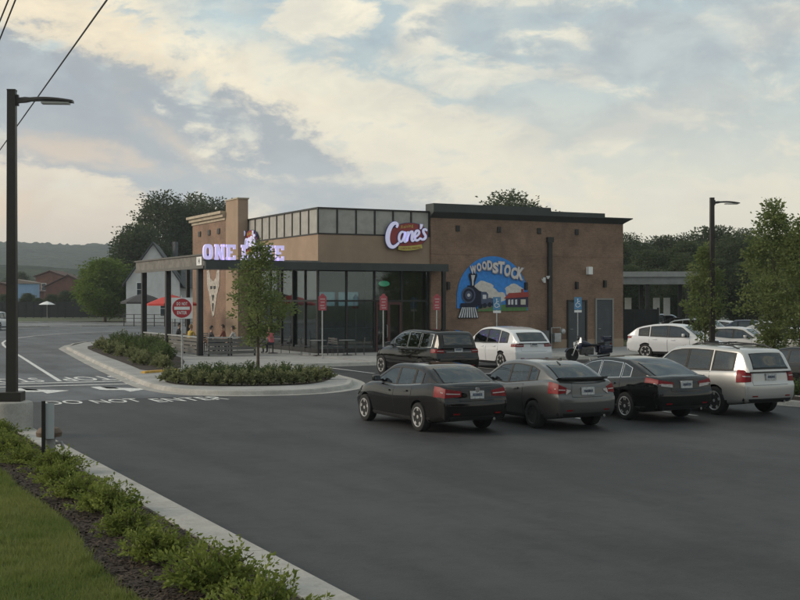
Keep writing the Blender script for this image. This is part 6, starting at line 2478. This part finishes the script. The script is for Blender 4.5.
# long dark fence
fx0, fy0 = AT(-6, 186)
fx1, fy1 = AT(136, 186)
FN = thing('board_fence', 'long tall dark board fence across the far side of the street', 'fence', (fx0, fy0, -.05))
dv = Vector((fx1 - fx0, fy1 - fy0, 0))
M_FEN = mat('dark_board', (.022, .025, .025), .85, var=.3, vscale=1.5)
nn_ = 18
ang_ = math.atan2(dv.y, dv.x)
for k in range(nn_):
    seg = dv.length / nn_
    o_ = MB().box(.03, seg - .03, -.03, .03, .1, 2.5).build('fence_panel', M_FEN, FN, rel=False)
    o_.location = dv * (k / nn_)
    o_.rotation_euler = (0, 0, ang_)
    o_ = MB().box(-.06, .06, -.06, .06, 0, 2.62).build('fence_post', M_FEN, FN, rel=False)
    o_.location = dv * (k / nn_)
    o_.rotation_euler = (0, 0, ang_)
WS = AT(47, 180)
t_ = thing('white_parasol', 'tiny white parasol showing before the dark fence', 'parasol', (*WS, -.05))
MB().lathe([(1.25, 2.1), (.6, 2.42), (.05, 2.6)], 8).build('canopy', M_WHITE, t_, rel=False)
MB().tube([(0, 0, 0), (0, 0, 2.3)], .04, 6).build('pole', M_STEEL, t_, rel=False)

# drive-through canopy and fenced enclosure on the right
cxx, cyy = AT(652, 92)
DC = thing('drive_canopy', 'flat grey drive through canopy on dark columns past the brick wall', 'canopy', (cxx, cyy, 0), R(-30))
MB().box(-4.2, 3.2, -2.2, 2.2, 4.0, 4.55).build('roof', mat('canopy_grey', (.20, .21, .21), .7, var=.15), DC, rel=False)
MB().box(-4.3, 3.3, -2.3, 2.3, 4.553, 4.95).build('roof_edge', mat('canopy_top', (.27, .28, .28), .7, var=.1), DC, rel=False)
for a in (-3.4, -.6, 2.4):
    for b_ in (-1.6, 1.6):
        MB().box(a - .14, a + .14, b_ - .14, b_ + .14, 0, 3.997).build('column', M_BRONZE, DC, rel=False)
for a in (-2.6, -1.8, .4, 1.2):
    MB().box(a, a + .5, 1.9, 2.0, 1.6, 3.0).build('menu_panel', M_WHITE, DC, rel=False)
exx, eyy = AT(640, 82)
EN = thing('fenced_enclosure', 'dark board enclosure for bins under the drive through canopy', 'enclosure', (exx, eyy, 0), R(-30))
for a in (-1.2, -.4, .4):
    MB().box(a + .01, a + .79, -.05, .05, .1, 2.2).build('panel', M_FEN, EN, rel=False)
MB().box(-1.22, -1.12, .06, 2.2, .1, 2.2).build('panel', M_FEN, EN, rel=False)
MB().box(1.12, 1.22, .06, 2.2, .1, 2.2).build('panel', M_FEN, EN, rel=False)
for a in (-1.26, 1.2):
    MB().box(a - .05, a + .08, -.1, .058, 0, 2.3).build('post', M_FEN, EN, rel=False)

# ------------------------------------------------------------------ patio furniture, umbrellas
def umbrella(label, loc, m, r, ztop, rz=0):
    t = thing('patio_umbrella', label, 'umbrella', loc, rz)
    b = MB()
    n = 8
    ring1 = [(r * math.cos(2 * math.pi * k / n), r * math.sin(2 * math.pi * k / n), ztop - .52) for k in range(n)]
    ring0 = [(r * .45 * math.cos(2 * math.pi * k / n), r * .45 * math.sin(2 * math.pi * k / n), ztop - .18) for k in range(n)]
    ring2 = [(x * .995, y * .995, z - .12) for x, y, z in ring1]
    top = [(.03 * math.cos(2 * math.pi * k / n), .03 * math.sin(2 * math.pi * k / n), ztop) for k in range(n)]
    b.grid([top, ring0, ring1, ring2], close=True)
    b.build('canopy', m, t, rel=False)
    MB().tube([(0, 0, 0), (0, 0, ztop + .06)], .025, 8).build('pole', M_STEEL, t, rel=False)
    MB().lathe([(.3, 0), (.3, .05), (.08, .09), (.05, .3)], 14).build('base', M_BRONZE, t, rel=False)
    for k in range(n):
        p = Vector(ring1[k]) - Vector((0, 0, .02))
        MB().tube([(0, 0, ztop - .06), tuple(p)], .01, 4).build('rib', M_STEEL, t, rel=False)
    return t


yu = on_x(172, 20.2)
umbrella('open red patio umbrella behind the pergola posts', (20.2, yu, .142), mat('red_canvas', (.52, .06, .05), .8, var=.08), 1.55, 3.0, .2)
yu = on_x(143, 19.4)
umbrella('open dark grey patio umbrella at the far end of the patio', (19.4, yu, .142), mat('grey_canvas', (.05, .05, .055), .8, var=.1), 1.35, 3.1, .5)

M_TABLE = mat('table_grey', (.20, .20, .20), .45, var=.1)


M_CHAIR = mat('chair_metal', (.075, .075, .078), .5, metal=.3)


def table_proto(label, loc):
    t = thing('patio_table', label, 'table', loc, 0, 'patio tables')
    MB().lathe([(.40, .72), (.41, .735), (.40, .75)], 20).build('table_top', M_TABLE, t, rel=False)
    MB().tube([(0, 0, .02), (0, 0, .72)], .035, 8).build('pedestal', M_BRONZE, t, rel=False)
    MB().lathe([(.26, 0), (.26, .02), (.05, .04)], 14).build('foot', M_BRONZE, t, rel=False)
    return t


def chair_proto(label, loc, rz):
    t = thing('patio_chair', label, 'chair', loc, rz, 'patio chairs')
    MB().box(-.22, .22, -.22, .22, .43, .46, .01).build('seat', M_CHAIR, t, rel=False)
    for k in range(3):
        MB().box(-.21, .21, -.235 - .03 * k / 2, -.215 - .03 * k / 2, .56 + k * .11, .63 + k * .11).build('back_slat', M_CHAIR, t, rel=False)
    for sx in (-1, 1):
        MB().tube([(sx * .2, .2, 0), (sx * .2, .19, .43)], .014, 6).build('leg', M_CHAIR, t, rel=False)
        MB().tube([(sx * .2, -.22, 0), (sx * .2, -.20, .44), (sx * .2, -.26, .88)], .014, 6).build('leg', M_CHAIR, t, rel=False)
    return t


tables = [(19.3, 57.5), (19.6, 60.6), (20.0, 64.6), (21.9, 57.2), (23.0, 53.9), (24.4, 53.6)]
tl = ['round patio table at the corner of the board railing', 'round patio table behind the middle of the side railing', 'round patio table near the red umbrella',
      'round patio table by the side windows', 'round table outside under the front beam', 'round table before the glazed shop corner']
prot_c = None
cidx = 0
ch_lab = 'metal patio chair with slatted back drawn up to a round table'
for k, (xv, yv) in enumerate(tables):
    if k == 0:
        prot_t = table_proto(tl[k], (xv, yv, .146))
    else:
        copy_thing(prot_t, (xv, yv, .146), 0, tl[k])
    for a in ((200, 340) if k % 2 else (150, 20)):
        dx, dy = .62 * math.cos(R(a)), .62 * math.sin(R(a))
        rz = math.atan2(-(-dx), -dy)
        if prot_c is None:
            prot_c = chair_proto(ch_lab, (xv + dx, yv + dy, .146), rz)
        else:
            copy_thing(prot_c, (xv + dx, yv + dy, .146), rz)

# ------------------------------------------------------------------ people on the patio
M_SKIN = mat('skin', (.42, .26, .19), .6)
M_JEAN = mat('dark_jeans', (.03, .035, .05), .8)


def person(label, loc, rz, shirt, hairc, lean=.06, arm=.0):
    t = thing('person', label, 'person', loc, rz, 'people sitting on the patio')
    # seated figure, facing +Y, seat height .46
    J = {'pel': (0, -.05, .53), 'wai': (0, -.06, .70), 'che': (0, -.04 + lean * .5, .93), 'nec': (0, -.02 + lean, 1.10), 'nk2': (0, .0 + lean, 1.17), 'hd0': (0, .015 + lean, 1.25), 'hd1': (0, .01 + lean, 1.36)}
    E_ = [('pel', 'wai'), ('wai', 'che'), ('che', 'nec'), ('nec', 'nk2'), ('nk2', 'hd0'), ('hd0', 'hd1')]
    rad = {'pel': (.165, .125), 'wai': (.145, .11), 'che': (.165, .115), 'nec': (.075, .065), 'nk2': (.052, .055), 'hd0': (.078, .088), 'hd1': (.075, .090)}
    for sd, nm in ((-1, 'l'), (1, 'r')):
        J.update({'sh' + nm: (sd * .185, -.03 + lean, 1.05), 'el' + nm: (sd * .25, .10 + lean, .80), 'wr' + nm: (sd * .15, .34 + lean, .80 + arm), 'ha' + nm: (sd * .12, .42 + lean, .80 + arm),
                  'hp' + nm: (sd * .10, -.02, .52), 'kn' + nm: (sd * .13, .42, .52), 'an' + nm: (sd * .13, .40, .09), 'to' + nm: (sd * .14, .56, .045)})
        E_ += [('che', 'sh' + nm), ('sh' + nm, 'el' + nm), ('el' + nm, 'wr' + nm), ('wr' + nm, 'ha' + nm), ('pel', 'hp' + nm), ('hp' + nm, 'kn' + nm), ('kn' + nm, 'an' + nm), ('an' + nm, 'to' + nm)]
        rad.update({'sh' + nm: (.062, .062), 'el' + nm: (.046, .046), 'wr' + nm: (.030, .026), 'ha' + nm: (.038, .022), 'hp' + nm: (.10, .10), 'kn' + nm: (.066, .066), 'an' + nm: (.042, .045), 'to' + nm: (.042, .034)})
    names = list(J)
    me = bpy.data.meshes.new('body')
    me.from_pydata([J[n] for n in names], [(names.index(a), names.index(b)) for a, b in E_], [])
    o = link(bpy.data.objects.new('body', me))
    md = o.modifiers.new('skin', 'SKIN')
    for i, n in enumerate(names):
        sv_ = me.skin_vertices[0].data[i]
        sv_.radius = rad[n]
        sv_.use_root = (n == 'pel')
    sb = o.modifiers.new('sub', 'SUBSURF')
    sb.levels = 1
    sb.render_levels = 1
    bpy.context.view_layer.update()
    dg = bpy.context.evaluated_depsgraph_get()
    m2 = bpy.data.meshes.new_from_object(o.evaluated_get(dg))
    o.modifiers.clear()
    o.data = m2
    m2.materials.clear()
    for m_ in (M_SKIN, shirt, M_JEAN, M_BLACK):
        m2.materials.append(m_)
    for p in m2.polygons:
        c = p.center
        p.use_smooth = True
        if c.z > 1.11 and abs(c.x) < .12:
            p.material_index = 0
        elif c.z < .10:
            p.material_index = 3
        elif c.z < .60 and c.y > -.25:
            p.material_index = 2
        elif (c.y > .12 + lean and c.z < .95):
            p.material_index = 0
        else:
            p.material_index = 1
    o.parent = t
    hz = 1.33
    b = MB()
    prof = []
    for k in range(7):
        a = k / 6 * math.pi / 2
        prof.append((.092 * math.cos(a) + .002, .11 * math.sin(a)))
    b.lathe(prof, 14, 'Z', (0, -.012 + lean, hz))
    b.v = [(x, y - (.02 if z < hz + .03 else 0), z - (.09 if (y < lean - .03 and z < hz + .02) else 0)) for x, y, z in b.v]
    b.build('hair', hairc, t, rel=False, smooth=True)
    for sx in (-1, 1):
        MB().lathe([(.009, -.004), (.011, 0), (.006, .005)], 8, 'Y', (sx * .03, lean + .098, 1.315)).build('eye', M_BLACK, t, rel=False)
        MB().lathe([(.012, -.01), (.022, 0), (.012, .01)], 8, 'X', (sx * .082, lean, 1.30)).build('ear', M_SKIN, t, rel=False)
    MB().prism([(lean + .09, 1.305), (lean + .122, 1.272), (lean + .09, 1.268)], -.013, .013, 'X').build('nose', M_SKIN, t, rel=False)
    MB().box(-.022, .022, lean + .088, lean + .1, 1.236, 1.246).build('mouth', mat('lips', (.28, .10, .09), .6), t, rel=False)
    return t


H_BR = mat('hair_brown', (.035, .022, .014), .6)
H_BK = mat('hair_black', (.010, .009, .009), .5)
H_BL = mat('hair_fair', (.20, .13, .06), .6)
zb_ = .146
person('person in a pale patterned shirt seated at the corner patio table', (19.75, 57.0, zb_), R(60), mat('shirt_pale', (.40, .38, .36), .8, var=.6, vscale=14), H_BR)
person('person in a dark shirt seated facing the pale shirted diner', (18.75, 57.6, zb_), R(-100), mat('shirt_dark', (.05, .045, .05), .8), H_BK)
person('person in a pink red top seated by the side windows', (21.6, 56.75, zb_), R(20), mat('shirt_pink', (.50, .12, .14), .8, var=.15), H_BK)
person('person in a yellow top seated behind the side railing', (18.75, 61.0, zb_), R(-70), mat('shirt_yellow', (.52, .36, .08), .8), H_BL)
person('person in dark clothes seated near the red umbrella', (19.3, 65.0, zb_), R(-110), mat('shirt_black', (.025, .025, .03), .8), H_BK)
person('person in a brown red shirt seated at the middle patio table', (20.3, 60.2, zb_), R(70), mat('shirt_brown', (.20, .07, .05), .8), H_BR)

# ------------------------------------------------------------------ motorcycle by the sidewalk
mcx, mcy = G(588, 361.5)
MC = thing('motorcycle', 'parked dark touring motorcycle with top case and side bags in front of the service doors', 'motorcycle', (mcx, mcy, 0), R(75))
MC.scale = (.95, .95, .95)
MC['label'] = 'parked dark touring motorcycle with windscreen, top case and side bags'
def mwheel(y, r, w):
    prof = [(r * .72, -w * .5), (r * .9, -w), (r, -w * .4), (r, w * .4), (r * .9, w), (r * .72, w * .5)]
    o = MB().lathe(prof, 22, 'X', (0, y, r)).build('wheel', M_TYRE, MC, rel=False, smooth=True)
    b = MB()
    b.lathe([(.05, -.05), (.05, .05)], 10, 'X', (0, y, r))
    for k in range(6):
        a = k * math.pi / 3
        b.tube([(0, y, r), (0, y + r * .74 * math.cos(a), r + r * .74 * math.sin(a))], .016, 5)
    b.build('rim', M_RIM, o, rel=False)
mwheel(-.80, .32, .09)
mwheel(.82, .33, .07)
navy = paint('cycle_navy', (.015, .020, .045), .3, .25)
b = MB()
rows = []
for y, hw, z0, z1 in ((-.35, .12, .72, .82), (-.1, .14, .72, .90), (.15, .17, .70, 1.02), (.38, .15, .72, 1.02), (.52, .06, .80, .95)):
    rows.append([(hw * math.cos(a), y, (z0 + z1) / 2 + (z1 - z0) / 2 * math.sin(a)) for a in np.linspace(0, 2 * math.pi, 13)[:-1]])
b.grid(rows, close=True)
b.add(rows[0], [tuple(range(12))])
b.add(rows[-1], [tuple(range(12))])
b.build('fuel_tank', navy, MC, rel=False, smooth=True)
MB().box(-.17, .17, -.25, .42, .32, .70, .06).lathe([(.10, -.22), (.11, -.2), (.11, .2), (.10, .22)], 12, 'X', (0, .1, .42)).build('engine', mat('engine_metal', (.10, .10, .10), .4, metal=.7, var=.3, vscale=12), MC, rel=False)
MB().box(-.15, .15, -.82, -.06, .76, .86, .04).box(-.14, .14, -.85, -.5, .865, .93, .03).build('seat', M_TRIM, MC, rel=False, smooth=True)
for sx in (-1, 1):
    MB().box(sx * .30 - .12, sx * .30 + .12, -1.12, -.5, .42, .80, .06).build('side_bag', navy, MC, rel=False, smooth=True)
    MB().tube([(sx * .10, .82, .33), (sx * .10, .60, .85), (sx * .10, .52, 1.02)], .028, 8).build('fork', M_STEEL, MC, rel=False)
    MB().tube([(sx * .05, .50, 1.03), (sx * .22, .42, 1.10), (sx * .40, .22, 1.06)], .016, 6).build('handlebar', M_BRONZE, MC, rel=False)
    MB().tube([(sx * .16, .1, .30), (sx * .20, -.5, .28), (sx * .22, -1.05, .36)], [.04, .05, .055], 8).build('exhaust', M_STEEL, MC, rel=False, smooth=True)
    MB().box(sx * .40 - .07, sx * .40 + .07, .34, .37, 1.16, 1.25, .01).build('mirror', M_TRIM, MC, rel=False)
MB().box(-.24, .24, -1.16, -.72, .96, 1.24, .07).build('top_case', navy, MC, rel=False, smooth=True)
rows = []
for k in range(7):
    a = -1 + 2 * k / 6
    rows.append([(a * .32, .60 - .14 * a * a, .92), (a * .30, .55 - .14 * a * a, 1.05), (a * .24, .50 - .12 * a * a, 1.18)])
MB().grid(rows).build('windscreen', mat_glass('screen_tint', (.10, .11, .12)), MC, rel=False, smooth=True)
rows = []
for k in range(9):
    a = -1 + 2 * k / 8
    rows.append([(a * .34, .62 - .2 * a * a, .62), (a * .36, .66 - .2 * a * a, .80), (a * .30, .60 - .16 * a * a, .95)])
MB().grid(rows).build('fairing', navy, MC, rel=False, smooth=True)
MB().lathe([(.03, 0), (.09, .02), (.10, .1), (.06, .12)], 14, 'Y', (0, .62, .86)).build('headlamp', M_HEADL, MC, rel=False, smooth=True)
rows = []
for k in range(9):
    a = R(20 + 140 * k / 8)
    rows.append([(-.07, .82 + .37 * math.cos(a), .33 + .37 * math.sin(a)), (.07, .82 + .37 * math.cos(a), .33 + .37 * math.sin(a)), (.06, .82 + .39 * math.cos(a), .33 + .39 * math.sin(a)), (-.06, .82 + .39 * math.cos(a), .33 + .39 * math.sin(a))])
MB().grid(rows, close=True).build('front_mudguard', navy, MC, rel=False)
MB().box(-.06, .06, -1.20, -1.165, .82, .90).build('tail_light', M_TAIL, MC, rel=False)
MB().tube([(-.12, 0, .32), (-.26, -.02, .02)], .014, 6).build('kickstand', M_STEEL, MC, rel=False)

# ------------------------------------------------------------------ summer haze
hz_m = bpy.data.materials.new('haze_air')
hz_m.use_nodes = True
t = NT(hz_m.node_tree)
out = t.n('ShaderNodeOutputMaterial')
pv_ = t.n('ShaderNodeVolumePrincipled', ins={'Color': (.84, .92, 1.0, 1), 'Density': HAZE, 'Anisotropy': 0.25})
t.link(pv_.outputs[0], out.inputs['Volume'])
hx, hy = C2W(0, 1200)
o_ = MB().box(-3300, 3300, -3300, 3300, -1.3, 100).build('haze', hz_m)
o_['kind'] = 'stuff'
tag(o_, 'thin pale summer haze filling the air over the whole scene', 'haze')
